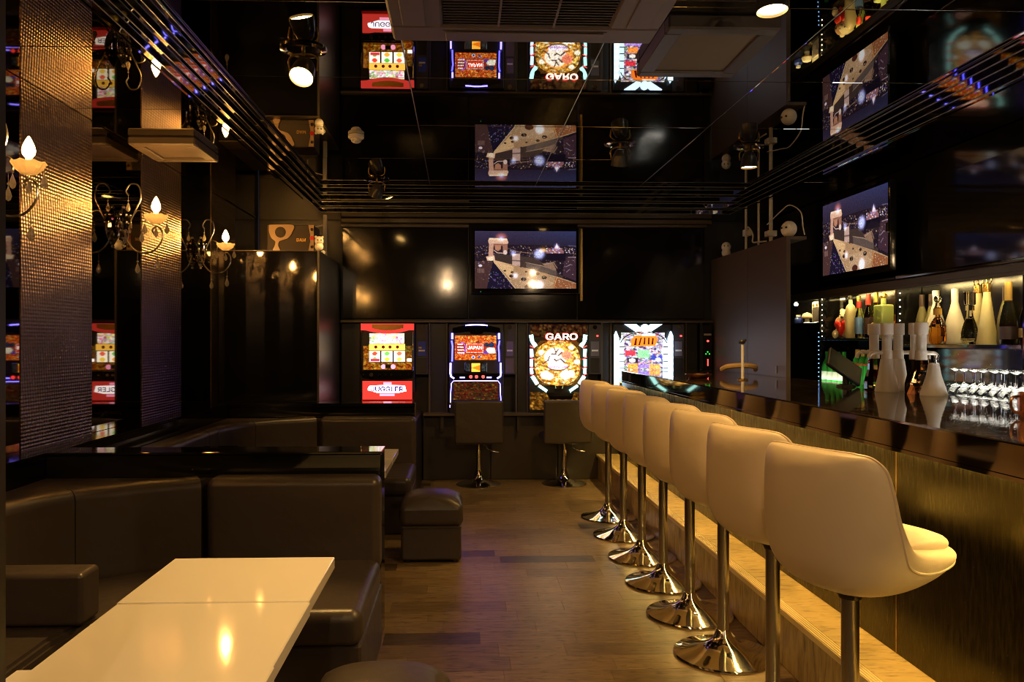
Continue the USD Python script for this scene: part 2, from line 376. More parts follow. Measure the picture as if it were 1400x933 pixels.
# left wall: alternate smoked mirror and woven metal sheets
wl = thing('wall_left', kind='structure')
obj('wall_core', bb(XL - .12, XL - .012, YR, YB, 0, ZC), 'black_satin', wl)
edges = [-2.2, -1.45, -.74, -.03, .69, 1.40, 2.11, 2.83, 3.12, 3.835, 4.565, 5.264, 5.996, 6.706, 7.42, 8.12]
edges = [3.835 - .7175 * k for k in range(8, 0, -1)] + [3.835, 4.565, 5.264, 5.996, 6.706, 7.42, 8.12]
for k in range(len(edges) - 1):
    y0, y1 = edges[k], edges[k + 1]; texd = (k % 2 == 0)      # index 8 (3.835..4.565) is a metal sheet
    obj('metal_sheet' if texd else 'mirror_panel', bb(XL - .012, XL + (.004 if texd else 0), y0 + .0015, y1 - .0015, 0, ZS - .008, .001), 'woven_metal' if texd else 'mirror_wall', wl, smooth=False)
# back wall: black acrylic panels over a bay of machines
wb = thing('wall_back', kind='structure')
obj('wall_core', bb(XL, XR, YB, YB + .1, 0, ZC), 'black_satin', wb)
obj('upper_backing', bb(-1.2, 2.55, 8.16, YB, 1.585, ZS), 'black_satin', wb)
obj('acrylic_panel', bb(-1.183, .072, 8.10, 8.16, 1.625, 2.535, .004), 'black_acrylic', wb)
obj('acrylic_panel', bb(.08, 1.178, 8.13, 8.16, 1.625, 2.60, .004), 'black_acrylic', wb)
obj('acrylic_panel', bb(1.186, 2.475, 8.10, 8.16, 1.625, 2.545, .004), 'black_acrylic', wb)
obj('cornice', [bb(-1.20, 2.55, 8.09, 8.16, 2.585, 2.632, .006), bb(-1.20, .085, 8.08, 8.16, 2.540, 2.572, .006), bb(1.18, 2.50, 8.08, 8.16, 2.552, 2.580, .006)], 'dark_frame', wb)
obj('rail', bb(-1.20, 2.56, 8.06, 8.16, 1.583, 1.607, .004), 'dark_frame', wb)
obj('lower_panel', [bb(-.38, .30, 8.12, 8.3, 0, .655, .003), bb(.305, .98, 8.12, 8.3, 0, .655, .003), bb(.985, 1.60, 8.12, 8.3, 0, .655, .003)], 'dark_wood', wb)
for x0, x1 in ((-1.20, -1.01), (-.31, -.135), (.575, .67), (1.42, 1.53), (2.30, 2.42)):
    obj('bay_divider', bb(x0, x1, 8.15, 8.3, .66, 1.583, .003), 'black_satin', wb)
for x in (-.315, -.14, .56,   .675, 1.43, 1.522, 2.29, 2.45):
    obj('bay_edge', bb(x - .010, x + .010, 8.11, 8.17, .68, 1.583, .002), 'dark_frame', wb)
# right wall
wr = thing('wall_right', kind='structure')
obj('wall_core', bb(XR, XR + .1, YR, YB, 0, ZC), 'black_satin', wr)
for y0, y1 in ((.78, 2.32), (2.33, 3.87), (3.88, 5.42)):
    obj('acrylic_panel', bb(3.10, 3.2, y0, y1, 1.83, ZS - .01, .003), 'acrylic_mirror', wr)
obj('acrylic_panel', bb(3.15, 3.2, 5.43, 8.29, 1.83, ZS - .01, .003), 'black_acrylic', wr)
wx = thing('wall_rear', kind='structure')
obj('wall_core', bb(XL - .1, XR + .1, YR - .1, YR, 0, ZC), 'dark_wood', wx)
for k in range(5): obj('wall_panel', bb(-2.0 + k * 1.03, -1.0 + k * 1.03, YR, YR + .02, .1, 2.5, .004), 'dark_wood', wx)

# ================================================================== LAMPS
def spot_light(name, at, aim, power, cone=38, soft=.5, col=HALOGEN, r=.035):
    """the light of one lamp: a small shaped source just in front of its lens"""
    l = UsdLux.SphereLight.Define(stage, '/World/' + numbered('/World', name))
    l.CreateRadiusAttr(r); l.CreateIntensityAttr(power * SPOT_GAIN); l.CreateColorAttr(Gf.Vec3f(*col)); l.CreateNormalizeAttr(True)
    sh = UsdLux.ShapingAPI.Apply(l.GetPrim()); sh.CreateShapingConeAngleAttr(cone); sh.CreateShapingConeSoftnessAttr(soft)
    d = Gf.Vec3d(*aim) - Gf.Vec3d(*at); d.Normalize()
    rot = Gf.Rotation(Gf.Vec3d(0, 0, -1), d)
    l.AddTranslateOp().Set(Gf.Vec3d(*at)); l.AddOrientOp(UsdGeom.XformOp.PrecisionDouble).Set(Gf.Quatd(rot.GetQuat()))
    return l

def spotlight(x, y, aim, power, label, cone=40, lit='halogen_glow', col=HALOGEN):
    t = thing('spotlight', label, 'ceiling spotlight', (x, y, ZC), 0, 'adjustable spotlights on the mirrored ceiling')
    obj('rosette', lathe([(0, -.001), (.106, -.001), (.106, -.006), (.084, -.012), (.076, -.004), (0, -.004)], 40), 'dark_chrome', t)
    d = np.array(aim, float) - np.array([x, y, ZC - .10]); d /= np.linalg.norm(d)
    R = trimesh.geometry.align_vectors([0, 0, -1], d); T = TM([0, 0, -.10]) @ R
    can = lathe([(0, .062), (.026, .062), (.040, .045), (.043, .03), (.050, .022), (.056, -.02), (.058, -.048), (.054, -.048), (.050, -.02), (.046, .0), (0, .0)], 28)
    lens = cyl(.0515, .004, (0, 0, -.036), n=28)
    for m in (can, lens): m.apply_transform(T)
    lc = obj('lamp_can', can, 'fixture_black', t)
    obj('lens', lens, lit, lc, 'glowing lens')
    obj('yoke', [tube([(.0, .0, -.004), (.0, .0, -.03)], .008), tube([(-.062, 0, -.10), (-.066, 0, -.05), (-.04, 0, -.028), (0, 0, -.024), (.04, 0, -.028), (.066, 0, -.05), (.062, 0, -.10)], .005, 6, 4)], 'gold_metal', t)
    at = np.array([x, y, ZC - .10]) + d * .065
    spot_light('spotlight_beam', at, np.array(aim), power, cone, col=col)
    return t
spotlight(-.721, 3.717, (-.98, 2.30, .62), 52, 'lit round spotlight above the white tables, left of the air conditioner', 30)
spotlight(1.124, 2.873, (1.15, 2.7, .25), 34, 'spotlight with bright lens at the top edge, right of the ceiling speaker', 60)
spotlight(1.083, 5.435, (1.05, 6.4, 0), 26, 'dark tilted spotlight beside the ceiling reflection of the television', 55)
spotlight(1.98, 5.465, (1.98, 5.465, 1.0), 14, 'spotlight hanging straight down above the bar counter', 45)
spotlight(-.695, 6.683, (-1.25, 7.3, 1.2), 12, 'dark spotlight tilted to the left near the back border of the ceiling', 40)
spotlight(1.48, 1.85, (1.44, 2.15, .25), 7, 'spotlight above the nearest bar stool, out of the photo', 60)
spotlight(-.72, .70, (-.9, 1.2, .62), 8, 'spotlight behind the camera above the near end of the tables', 45)
for x_, ax_, w_ in ((-.30, .2, 18), (1.55, .6, 14)):
    spotlight(x_, -1.15, (ax_, 3.4, .8), w_, f'spotlight at the rear of the room behind the camera, {"left" if x_ < 0 else "right"} one', 70, col=(1.0, .66, .36))

def sconce(y, label, first=None):
    if first is not None: return dup(first, (XL, y, 2.0), 0, label)
    t = thing('wall_sconce', label, 'wall lamp', (XL, y, 2.0), 0, 'crystal candle sconces on the left wall')
    obj('backplate', [lathe([(0, .13), (.012, .125), (.030, .09), (.045, .05), (.046, .01), (.034, -.04), (.012, -.085), (0, -.095)], 14, (.032, 0, .07)), cyl(.05, .012, (.008, 0, .09), 'x')], 'crystal', t, smooth=False)
    obj('backplate_cap', [ball(.011, (.032, 0, .205)), ball(.010, (.032, 0, -.03))], 'sconce_metal', t)
    obj('studs', [ball(.007, (.032 + .043 * math.cos(a_) * math.sin(1.2 + k_ * .55), .043 * math.sin(a_) * math.sin(1.2 + k_ * .55), .155 - k_ * .045), n=1) for k_ in range(4) for a_ in np.linspace(-1.6, 1.6, 5)], 'sconce_metal', t)
    arm = tube([(.03, 0, .07), (.055, 0, -.0), (.115, 0, -.062), (.20, 0, -.062), (.255, 0, -.005), (.262, 0, .055), (.235, 0, .09), (.205, 0, .072), (.212, 0, .048)], .0055, 8, 7)
    obj('arm', arm, 'sconce_metal', t)
    obj('scroll', tube([(.055, 0, .01), (.062, 0, .09), (.105, 0, .19), (.135, 0, .265), (.12, 0, .335), (.075, 0, .345), (.048, 0, .305), (.062, 0, .275)], .0048, 8, 7), 'sconce_metal', t)
    obj('scroll', tube([(.085, 0, .15), (.115, 0, .185), (.155, 0, .17), (.160, 0, .125), (.135, 0, .115)], .0042, 8, 7), 'sconce_metal', t)
    v = []
    bowl = lathe([(.010, .0), (.030, .004), (.055, .028), (.070, .052), (.068, .055), (.052, .034), (.028, .012), (.010, .008)], 24, (.225, 0, .105))
    a = np.arctan2(bowl.vertices[:, 1], bowl.vertices[:, 0] - .225); bowl.vertices[:, 2] += .004 * np.cos(8 * a) * (bowl.vertices[:, 2] > .13)
    obj('candle_cup', bowl, 'cup_glass', t, smooth=False)
    cd = obj('candle', cyl(.013, .055, (.225, 0, .150), n=16), 'frost_white', t)
    obj('flame_bulb', lathe([(0, 0), (.012, .002), (.024, .018), (.027, .034), (.022, .055), (.012, .078), (.004, .092), (0, .095)], 16, (.225, 0, .176)), 'candle_glow', cd, 'glowing flame-shaped bulb')
    def drop(x, z, L, s):
        d = lathe([(0, 0), (.004 * s, -.012 * s), (.013 * s, -.035 * s), (.016 * s, -.048 * s), (.011 * s, -.062 * s), (0, -.070 * s)], 6, (x, 0, z - L))
        return [d, ball(.006 * s, (x, 0, z - L + .004), n=1), tube([(x, 0, z), (x, 0, z - L)], .0012, 4)]
    for x, z, L, s in ((.158, .135, .02, 1), (.290, .135, .02, 1), (.225, .10, .012, .9), (.115, -.065, .06, 1), (.235, -.05, .05, 1.1), (.060, .275, .035, .9), (.140, .113, .05, 1)):
        obj('crystal_drop', drop(x, z, L, s), 'cut_crystal', t, smooth=False)
    return t
s0 = sconce(3.485, 'crystal candle sconce at the left edge of the photo, nearest to the camera')
sconce(4.915, 'middle crystal candle sconce, between the two woven metal wall sheets', s0)
sconce(6.350, 'farthest crystal candle sconce, beside the glossy cabinet with the speaker', s0)
sconce(2.04, 'crystal candle sconce on the left wall beside the camera', s0)
sconce(.61, 'crystal candle sconce on the left wall behind the camera', s0)

# ================================================================== BOOTHS ON THE LEFT
lp = thing('booth_partition', 'black glossy low partition between the two booths', 'partition', (0, 0, 0))
obj('panel', bb(-1.905, -.372, 3.765, 3.945, 0, .872, .003), 'black_gloss', lp)
obj('cap', bb(-1.905, -.368, 3.757, 3.952, .8725, .886, .003), 'black_gloss', lp)
lg = thing('wall_ledge', 'black glossy ledge running along the left wall behind the sofas', 'ledge', (0, 0, 0))
obj('panel', bb(XL + .005, -1.906, .4, 6.655, 0, .872, .003), 'black_gloss', lg)
obj('cap', bb(XL + .005, -1.90, .4, 6.655, .8725, .886, .003), 'black_gloss', lg)
bl = thing('back_ledge', 'deep black ledge behind the far sofa, under the red slot machine', 'ledge', (0, 0, 0))
obj('panel', bb(XL + .005, -.384, 6.672, 6.87, 0, .855, .003), 'black_gloss', bl); obj('rear_deck', bb(XL + .005, -.39, 6.871, 8.12, 0, .70, .003), 'black_satin', bl)
obj('cap', bb(XL + .005, -.380, 6.662, 6.88, .8555, .886, .003), 'black_gloss', bl)
obj('end_trim', bb(-.383, -.374, 6.665, 6.69, 0, .886, .002), 'dark_frame', bl)

def sofa(dy, arm, label, near):
    t = thing('corner_sofa', label, 'sofa', (0, dy, 0), 0, 'black leather corner sofas')
    zt, zs, th = .79, .42, .13
    sec = rrect(0, th, .36, zt, .045, 6)
    sec = [(s + (.02 if z < .5 else 0) * 0, z) for s, z in sec]
    x0, x1 = -1.132, -.362
    m = tm(m3.Manifold.batch_hull([m3.Manifold.sphere(.04, 24).translate((x, y, z)) for x in (x0 + .04, x1 - .04) for y, z in ((3.655, .40), (3.64, zt - .04), (3.71, .40), (3.71, zt - .04))]))
    obj('backrest', m, 'leather_black', t)
    front = spline([(-1.145, 3.60), (-1.36, 3.475), (-1.56, 3.315), (-1.665, 3.13), (-1.705, 2.92), (-1.715, 2.70), (-1.715, near)], 8)
    tg = np.gradient(front, axis=0); tg /= np.linalg.norm(tg, axis=1, keepdims=True); nr = np.stack([tg[:, 1], -tg[:, 0]], 1) * -1
    nr = np.where((nr[:, :1] * -1 + nr[:, 1:] * 1) > 0, nr, -nr)
    cut = int(np.argmin(np.abs(front[:, 0] + 1.56)))
    c2 = int(np.argmin(np.abs(front[:, 1] - 2.70)))
    for a, b in ((0, cut + 1), (cut, c2 + 1), (c2, len(front))):
        pth, nn = front[a:b].copy(), nr[a:b]
        d0 = (pth[1] - pth[0]); pth[0] += d0 / np.linalg.norm(d0) * .002; d1 = pth[-2] - pth[-1]; pth[-1] += d1 / np.linalg.norm(d1) * .002
        obj('backrest', loft(pth, nn, sec), 'leather_black', t)
    outer = front + nr * (th - .03)
    fill = Polygon([(-1.14, 3.752), (-1.898, 3.752), (-1.898, near)] + [tuple(q) for q in outer[::-1]]).buffer(0)
    fill = max(fill.geoms, key=lambda g: g.area) if hasattr(fill, 'geoms') else fill
    obj('corner_top', extr(fill, .70, (0, 0, .07)), 'leather_black', t)
    # seats
    obj('seat', rb(-1.140, -.358, 2.925, 3.66, .285, zs, .045), 'leather_black', t)
    poly = Polygon([(-1.145, 3.61), (-1.145, 2.925), (-1.24, 2.90), (-1.32, 2.82), (-1.345, 2.70), (-1.345, near), (-1.72, near)] + [tuple(q) for q in front[::-1]]).buffer(-.02).buffer(.02)
    lay = [extr(poly.buffer(-i), h, (0, 0, z)) for i, z, h in ((.0, .285, .105), (.008, .39, .018), (.02, .408, .012))]
    obj('seat', lay, 'leather_black', t)
    obj('base', [bb(-1.14, -.366, 2.965, 3.745, 0, .283, .01), extr(poly.buffer(-.035), .283)], 'leather_black', t)
    if arm: obj('armrest', rb(-1.715, -1.288, 2.785, 2.925, .425, .605, .018), 'leather_black', t)
    return t
sofa(0, True, 'black leather corner sofa behind the white tables, nearest to the camera', 1.0)
sofa(2.862, False, 'black leather corner sofa beyond the low partition, under the glossy cabinet', 1.15)

def white_table(cx_, cy_, w, d, label, h=.62, first=None):
    if first is not None: return dup(first, (cx_, cy_, 0), 0, label)
    t = thing('white_table', label, 'table', (cx_, cy_, 0), 0, 'white glossy tables in the booths')
    obj('tabletop', bb(-w / 2, w / 2, -d / 2, d / 2, h - .042, h, .003), 'table_white', t)
    obj('pedestal', cyl(.032, h - .06, (0, 0, (h - .042 + .015) / 2 + .0)), 'satin_steel', t)
    obj('foot', lathe([(0, 0), (.2, 0), (.2, .008), (.05, .02), (.035, .035), (0, .035)]), 'satin_steel', t)
    return t
tA = white_table(-.740, 2.6765, .57, .494, 'white glossy table farthest from the camera in the near booth')
white_table(-.735, 2.174, .57, .494, 'middle white glossy table of the near booth, reflecting a candle lamp', first=tA)
white_table(-.742, 1.678, .60, .496, 'white glossy table at the bottom edge of the photo', h=.628)
white_table(-.735, 5.585, .57, .498, 'white glossy table corner seen past the end of the low partition', first=tA)
white_table(-.735, 5.083, .57, .498, 'white glossy table mostly hidden behind the low partition', first=tA)

def ottoman(x, y, label, first=None):
    if first is not None: return dup(first, (x, y, 0), 0, label)
    t = thing('ottoman', label, 'ottoman', (x, y, 0), 0, 'black leather ottomans beside the booths')
    body = obj('body', rb(-.19, .19, -.19, .19, .015, .235, .02), 'leather_black', t)
    g_ = np.linspace(-1, 1, 15); pts = [(x_ * .178, y_ * .176, .428 - .034 * abs(x_) ** 3 - .026 * abs(y_) ** 3) for x_ in g_ for y_ in g_]
    ring = [m3.Manifold.sphere(.045, 20).translate((a * .158, b * .158, z_)) for a in (-1, 1) for b in (-1, 1) for z_ in (.272, .330)]
    hull = m3.Manifold.batch_hull(ring + [m3.Manifold.hull_points(pts)])
    obj('cushion', tm(hull), 'leather_black', t, smooth=30)
    obj('piping', tube([(-.19, -.198, .226), (.19, -.198, .226)], .004, 6), 'leather_black', t)
    obj('glide', [cyl(.02, .015, (a * .15, b * .15, .0075)) for a in (-1, 1) for b in (-1, 1)], 'black_satin', body)
    return t
o0 = ottoman(-.187, 5.262, 'black leather ottoman with arched top beside the end of the partition')
ottoman(-.235, 2.345, 'black leather ottoman at the bottom edge of the photo, right of the white table', o0)
mn = thing('menu_card', 'thin folded menu cards lying on the low black partition', 'menu', (-1.16, 3.90, .8865), 3)
obj('card', bb(-.09, .09, -.035, .03, 0, .003), 'smoke_acrylic', mn); obj('card', bb(-.07, .085, -.03, .028, .0035, .0065), 'smoke_acrylic', mn)

# ================================================================== CABINET WITH SPEAKER, BACK LEFT
cb = thing('corner_cabinet', 'tall glossy dark cabinet in the back left corner under the speaker', 'cabinet', (0, 0, 0))
obj('body', bb(XL + .006, -1.204, 6.905, 8.05, .7005, 2.164, .004), 'black_satin', cb)
obj('front_panel', bb(XL + .006, -1.222, 6.888, 6.905, .892, 2.160, .004), 'black_gloss', cb)
obj('edge_trim', bb(-1.221, -1.203, 6.886, 6.905, .8865, 2.168, .002), 'dark_frame', cb)
obj('top', bb(XL + .006, -1.204, 6.89, 8.05, 2.1645, 2.170, .001), 'dark_frame', cb)
po = thing('steel_post', 'slim pale vertical post between the cabinet and the back wall', 'post', (-1.29, 7.70, 0))
obj('shaft', bb(-.018, .018, -.018, .018, 2.1705, 2.60, .004), 'white_pipe', po); obj('bracket', tube([(-.02, 0, 2.50), (-.16, -.02, 2.47), (-.16, -.02, 2.36)], .006), 'white_pipe', po)
sp = thing('karaoke_speaker', 'dark wall speaker with tan horn plate and small lettering on the corner cabinet', 'speaker', (-1.462, 7.06, 2.1712))
obj('cabinet', rb(-.205, .195, -.07, .22, 0, .232, .012), 'brown_grille', sp)
goblet = Polygon(spline([(-.105, .228), (.095, .228), (.092, .165), (.060, .118), (.015, .100), (-.020, .085), (-.028, .05), (-.010, .004), (-.072, .004), (-.056, .05), (-.052, .085), (-.085, .115), (-.105, .17), (-.105, .228)], 5)).buffer(0)
gp = max(goblet.geoms, key=lambda g: g.area) if hasattr(goblet, 'geoms') else goblet
g_ = face_front(extr(gp, .012), -.080, -.072, 0)
obj('horn_plate', g_, 'tan_speaker', sp); obj('driver', [ball(.050, (-.088, -.078, .165), (1, .35, 1))], 'brown_grille', sp)
obj('lettering', face_front(meshkit.text_mesh('DAM', .026, .002, True), .045, -.0705, .088), 'gold_print', sp)
tri = [Polygon([(.150, .228), (.196, .228), (.196, .004), (.150, .004), (.166, .085), (.166, .145)]).difference(Polygon(arc2(.181, .19, .014, 0, 360, 16)).buffer(0)).difference(Polygon(arc2(.181, .04, .014, 0, 360, 16)).buffer(0))]
obj('side_trim', [face_front(extr(q, .010), 0, -.072, 0) for q in tri], 'tan_speaker', sp); obj('emblem', cyl(.018, .012, (.181, -.085, .115), 'y'), 'red_gloss', sp)
def figure(name, label, cat, loc, s, m, rz=0, ears=False, body=True):
    t = thing(name, label, cat, loc, rz)
    if body: obj('body', ball(.5 * s, (0, 0, .42 * s), (.8, .75, .85)), m, t)
    hz = .95 * s if body else .45 * s
    obj('head', ball(.42 * s, (0, 0, hz), (1, .95, 1.05)), m, t)
    obj('eye', [ball(.06 * s, (q * .15 * s, -.39 * s, hz + .05 * s), n=1) for q in (-1, 1)], 'cap_black', t)
    if ears: obj('ear', [ball(.13 * s, (q * .3 * s, 0, hz + .36 * s), n=1) for q in (-1, 1)], m, t)
    return t
figure('plush_toy', 'small white plush toy sitting on the cabinet beside the speaker', 'toy', (-1.214, 6.945, 2.1712), .092, 'white_ceramic', 15, True)
figure('figurine', 'tiny white figurine right of the plush toy on the cabinet edge', 'figurine', (-1.235, 7.26, 2.1703), .05, 'white_ceramic', 20, body=False)

# ================================================================== BAR: STEP, FRONT, COUNTER
st = thing('foot_step', 'stone-topped step with pale ribbed nosing along the bar', 'step', (0, 0, 0))
obj('riser', bb(1.388, 1.405, .2, 8.11, 0, .238), 'stone_riser', st, smooth=False)
obj('core', bb(1.405, 1.60, .2, 8.11, 0, .244), 'stone_c', st, smooth=False)
for k in range(9):
    obj('tread', bb(1.418, 1.598, .2 + k * .879 + .001, .2 + (k + 1) * .879 - .001, .244, .256, .001), 'stone_step', st, smooth=False)
obj('nosing', [bb(1.374, 1.4175, .2, 8.11, .240, .252, .002)] + [bb(1.374 + i * .011, 1.382 + i * .011, .2, 8.11, .251, .2575, .001) for i in range(4)] + [bb(1.371, 1.376, .2, 8.11, .228, .254, .001)], 'nosing', st)
ct = thing('bar_counter', 'long dark glossy bar counter with mirrored edge band over a brass-tinted scratched front', 'bar counter', (0, 0, 0))
obj('frame', bb(1.605, 1.68, .2, 7.93, .256, 1.012), 'black_satin', ct)
ed = [.2, 1.11, 2.02, 2.89, 3.785, 4.68, 5.52, 6.36, 7.24, 7.93]
for a, b in zip(ed[:-1], ed[1:]):
    obj('front_panel', bb(1.593, 1.605, a + .0012, b - .0012, .2565, 1.012, .001), 'brass_sheet', ct, smooth=False)
obj('joint_strip', [bb(1.5915, 1.594, y - .0022, y + .0022, .2565, 1.012) for y in (2.89, 4.68, 6.36)], 'gold_metal', ct, smooth=False)
obj('counter_top', bb(1.585, 2.62, .2, 6.21, 1.075, 1.110, .003), 'counter_top', ct)
obj('counter_top', bb(1.585, 2.52, 6.212, 7.93, 1.075, 1.110, .003), 'counter_top', ct)
obj('edge_band', [bb(1.572, 1.60, .2, 7.93, 1.0125, 1.108, .003), bb(1.572, 1.5765, .2, 7.93, .999, 1.0135, .001)], 'counter_edge', ct)
for k in range(8): obj('light_strip', bb(1.5795, 1.5895, .22 + k * .963, .22 + k * .963 + .955, 1.0035, 1.0085), 'led_strip', ct, 'LED strip hidden under the counter edge', smooth=False)
obj('support', bb(2.40, 2.55, .2, 6.2, .0, 1.074), 'black_satin', ct)

# ---- bar stools
def bar_stool_shell():
    """upholstered bucket: sections fan from the top of the back (horizontal) round the elbow to the lip of the seat (upright)"""
    K = np.array([  # outer x, z, inner x, z, width, taper of the outer side, bow of the wings
        (-.160, 1.086, -.142, 1.087, .290, 0, .014), (-.178, 1.078, -.124, 1.080, .375, 0, .030), (-.194, 1.045, -.117, 1.048, .430, .0, .052), (-.204, .985, -.113, .985, .454, .0, .068), (-.208, .90, -.106, .915, .466, .0, .078),
        (-.206, .825, -.085, .866, .470, .0, .082), (-.194, .752, -.050, .830, .472, .03, .078), (-.150, .694, -.005, .812, .470, .10, .060), (-.065, .664, .048, .806, .460, .20, .038),
        (.035, .657, .110, .804, .445, .28, .022), (.130, .672, .170, .802, .418, .31, .012), (.212, .704, .225, .798, .370, .30, .005), (.264, .738, .264, .794, .285, .25, .0), (.292, .763, .292, .788, .170, .1, .0)])
    S = spline(K, 5); n = 56; V = []
    for ox, oz, ix, iz, w, tp, bow in S:
        t = np.linspace(0, 2 * math.pi, n, endpoint=False)
        c, sn = np.cos(t), np.sin(t)
        u = np.sign(c) * np.abs(c) ** .48; q = .5 + .5 * np.sign(sn) * np.abs(sn) ** .75
        y = w * .515 * u * (1 - tp * (1 - q) ** 1.3)
        d = np.array([ix - ox, iz - oz]); d /= np.linalg.norm(d) + 1e-9
        b = bow * np.abs(u) ** 2.4
        V.append(np.stack([ox + (ix - ox) * q + d[0] * b, y, oz + (iz - oz) * q + d[1] * b], 1))
    V = np.array(V); m = len(V); v = V.reshape(-1, 3); f = []
    for i in range(m - 1):
        for j in range(n):
            A, B = i * n + j, i * n + (j + 1) % n; f += [[A, B, B + n], [A, B + n, A + n]]
    v = np.vstack([v, V[0].mean(0) + [0, 0, .002], V[-1].mean(0) + [.004, 0, 0]])
    for j in range(n): f += [[m * n, (j + 1) % n, j], [m * n + 1, (m - 1) * n + j, (m - 1) * n + (j + 1) % n]]
    g = trimesh.Trimesh(v, f, process=False); g.fix_normals()
    rim = np.vstack([V[::-1, 0][2:-1], V[0, 1:n // 2], V[:, n // 2][1:-2]])          # welt: up one side, over the top, down the other
    return g, tube(rim, .0042, 6)
STOOL_RZ = 20
stool_y = [2.36, 2.93, 3.545, 4.07, 4.61, 5.157, 5.742, 6.34]
nth = ['nearest to the camera', 'second from the camera', 'third from the camera', 'fourth from the camera', 'fifth from the camera', 'sixth from the camera', 'seventh from the camera', 'farthest from the camera']
s = thing('bar_stool', f'cream leather bar stool on a chrome trumpet base, {nth[0]} in the row', 'bar stool', (1.160, stool_y[0], 0), STOOL_RZ, 'cream bar stools along the counter')
shell_mesh, welt_mesh = bar_stool_shell()
obj('shell', shell_mesh, 'leather_cream', s, smooth=True); obj('piping', welt_mesh, 'leather_cream', s)
cu = []
for a in np.linspace(0, 2 * math.pi, 40, endpoint=False):
    c, q = math.cos(a), math.sin(a); e = 2.8; r = (abs(c / .185) ** e + abs(q / .165) ** e) ** (-1 / e); cu.append((.105 + r * c, r * q))
layers = []
for z, k in ((.790, .955), (.806, .99), (.816, 1.0), (.824, .985), (.832, .93), (.839, .80), (.844, .55), (.846, .25)):
    layers.append([(.105 + (a - .105) * k, b * k, z - .10 * max(0, a - .14) ** 1.0 * k) for a, b in cu])
v = np.array(layers).reshape(-1, 3); n = 40; f = []
for i in range(len(layers) - 1):
    for j in range(n):
        A_, B_ = i * n + j, i * n + (j + 1) % n; f += [[A_, B_, B_ + n], [A_, B_ + n, A_ + n]]
top = len(v); v = np.vstack([v, [.105, 0, .8465], [.105, 0, .80]])
for j in range(n): f += [[top, top - 2 - 0 - n + 2 + j, top - n + (j + 1) % n], [top + 1, (j + 1) % n, j]]
cm = trimesh.Trimesh(v, f, process=True); cm.fix_normals()
obj('cushion', cm, 'leather_cream', s, smooth=60)
obj('collar', lathe([(0, .635), (.032, .635), (.036, .645), (.036, .664), (0, .672)]), 'fixture_black', s)
obj('pole', cyl(.0255, .55, (0, 0, .385), n=28), 'satin_steel', s)
obj('base', lathe([(0, 0), (.214, 0), (.218, .006), (.215, .013), (.180, .021), (.135, .031), (.098, .042), (.070, .055), (.050, .072), (.038, .092), (.031, .112), (.0265, .118), (0, .118)], 56), 'chrome', s)
for k in range(1, 8):
    dup(s, (1.168 if k > 1 else 1.150, stool_y[k], 0), STOOL_RZ + RNG.uniform(-2.5, 2.5), f'cream leather bar stool on a chrome trumpet base, {nth[k]} in the row')

# ---- black stools in front of the machines
b = thing('game_stool', 'black gas-lift stool in front of the blue-lit slot machine', 'stool', (.172, 7.83, 0), 0, 'black gas-lift stools at the machines')
obj('backrest', rb(-.231, .231, -.245, -.195, .425, .835, .022), 'leather_brown_black', b)
obj('seat', rb(-.228, .228, -.215, .19, .425, .500, .035), 'leather_brown_black', b)
obj('seat_plate', bb(-.10, .10, -.10, .10, .405, .4245, .004), 'fixture_black', b)
lcol = obj('lift_column', [cyl(.026, .20, (0, 0, .24)), cyl(.017, .12, (0, 0, .36))], 'chrome', b)
obj('lever', tube([(.02, -.0, .40), (.07, -.02, .39), (.085, -.03, .36), (.13, -.045, .335), (.195, -.05, .325)], .005, 8, 5), 'chrome', lcol)
obj('base', lathe([(0, 0), (.216, 0), (.218, .006), (.205, .013), (.13, .027), (.075, .045), (.05, .068), (.036, .10), (.030, .145), (0, .145)], 48), 'chrome', b)
dup(b, (1.010, 7.845, 0), 2, 'black gas-lift stool in front of the golden pinball machine')
ms = thing('machine_shelf', 'narrow dark shelf under the game machines on the back wall', 'shelf', (0, 0, 0))
obj('board', bb(-.372, 1.58, 7.96, 8.145, .657, .682, .003), 'dark_frame', ms); obj('bracket', [bb(x, x + .03, 8.0, 8.12, .50, .6565) for x in (-.20, .56, 1.3)], 'dark_wood', ms)

# ================================================================== GAME MACHINES
U = .00737
def fit_text(text, w, h, d=.001):
    m = meshkit.text_mesh(text, .05, d, True); m.apply_translation([-m.bounds[0][0], -m.bounds[0][1], 0]); e = m.bounds[1]; m.apply_scale([w / e[0], h / e[1], 1]); return m
class Bay:
    """drawing board of one machine face: x to the right from its left edge, z up from its foot, in units of 7.37 mm"""
    def __init__(s, root, X0, Z0): s.r, s.X, s.Z = root, X0, Z0
    def xz(s, x, z): return s.X + x * U, s.Z + z * U
    def box(s, name, x0, x1, z0, z1, y0, y1, m, c=.002, label=None, add=None):
        (a, b_), (c_, d) = s.xz(x0, z0), s.xz(x1, z1)
        return obj(name, bb(a, c_, y0, y1, b_, d, c), m, s.r, label)
    def shape(s, pts, y0, y1):
        q = Polygon(pts).buffer(0); q = max(q.geoms, key=lambda g: g.area) if hasattr(q, 'geoms') else q
        m = extr(q, (y1 - y0) / U); m.apply_scale(U); return face_front(m, s.X, y1, s.Z)
    def pic(s, name, img, x0, x1, z0, z1, y, m, label=None):
        a, b_ = s.xz((x0 + x1) / 2, (z0 + z1) / 2)
        return picture(name, img, (x1 - x0) * U, (z1 - z0) * U, m, s.r, (a, y, b_), label=label)
    def disc(s, x, z, r, y0, y1): return cyl(r * U, y1 - y0, (s.X + x * U, (y0 + y1) / 2, s.Z + z * U), 'y', 20)

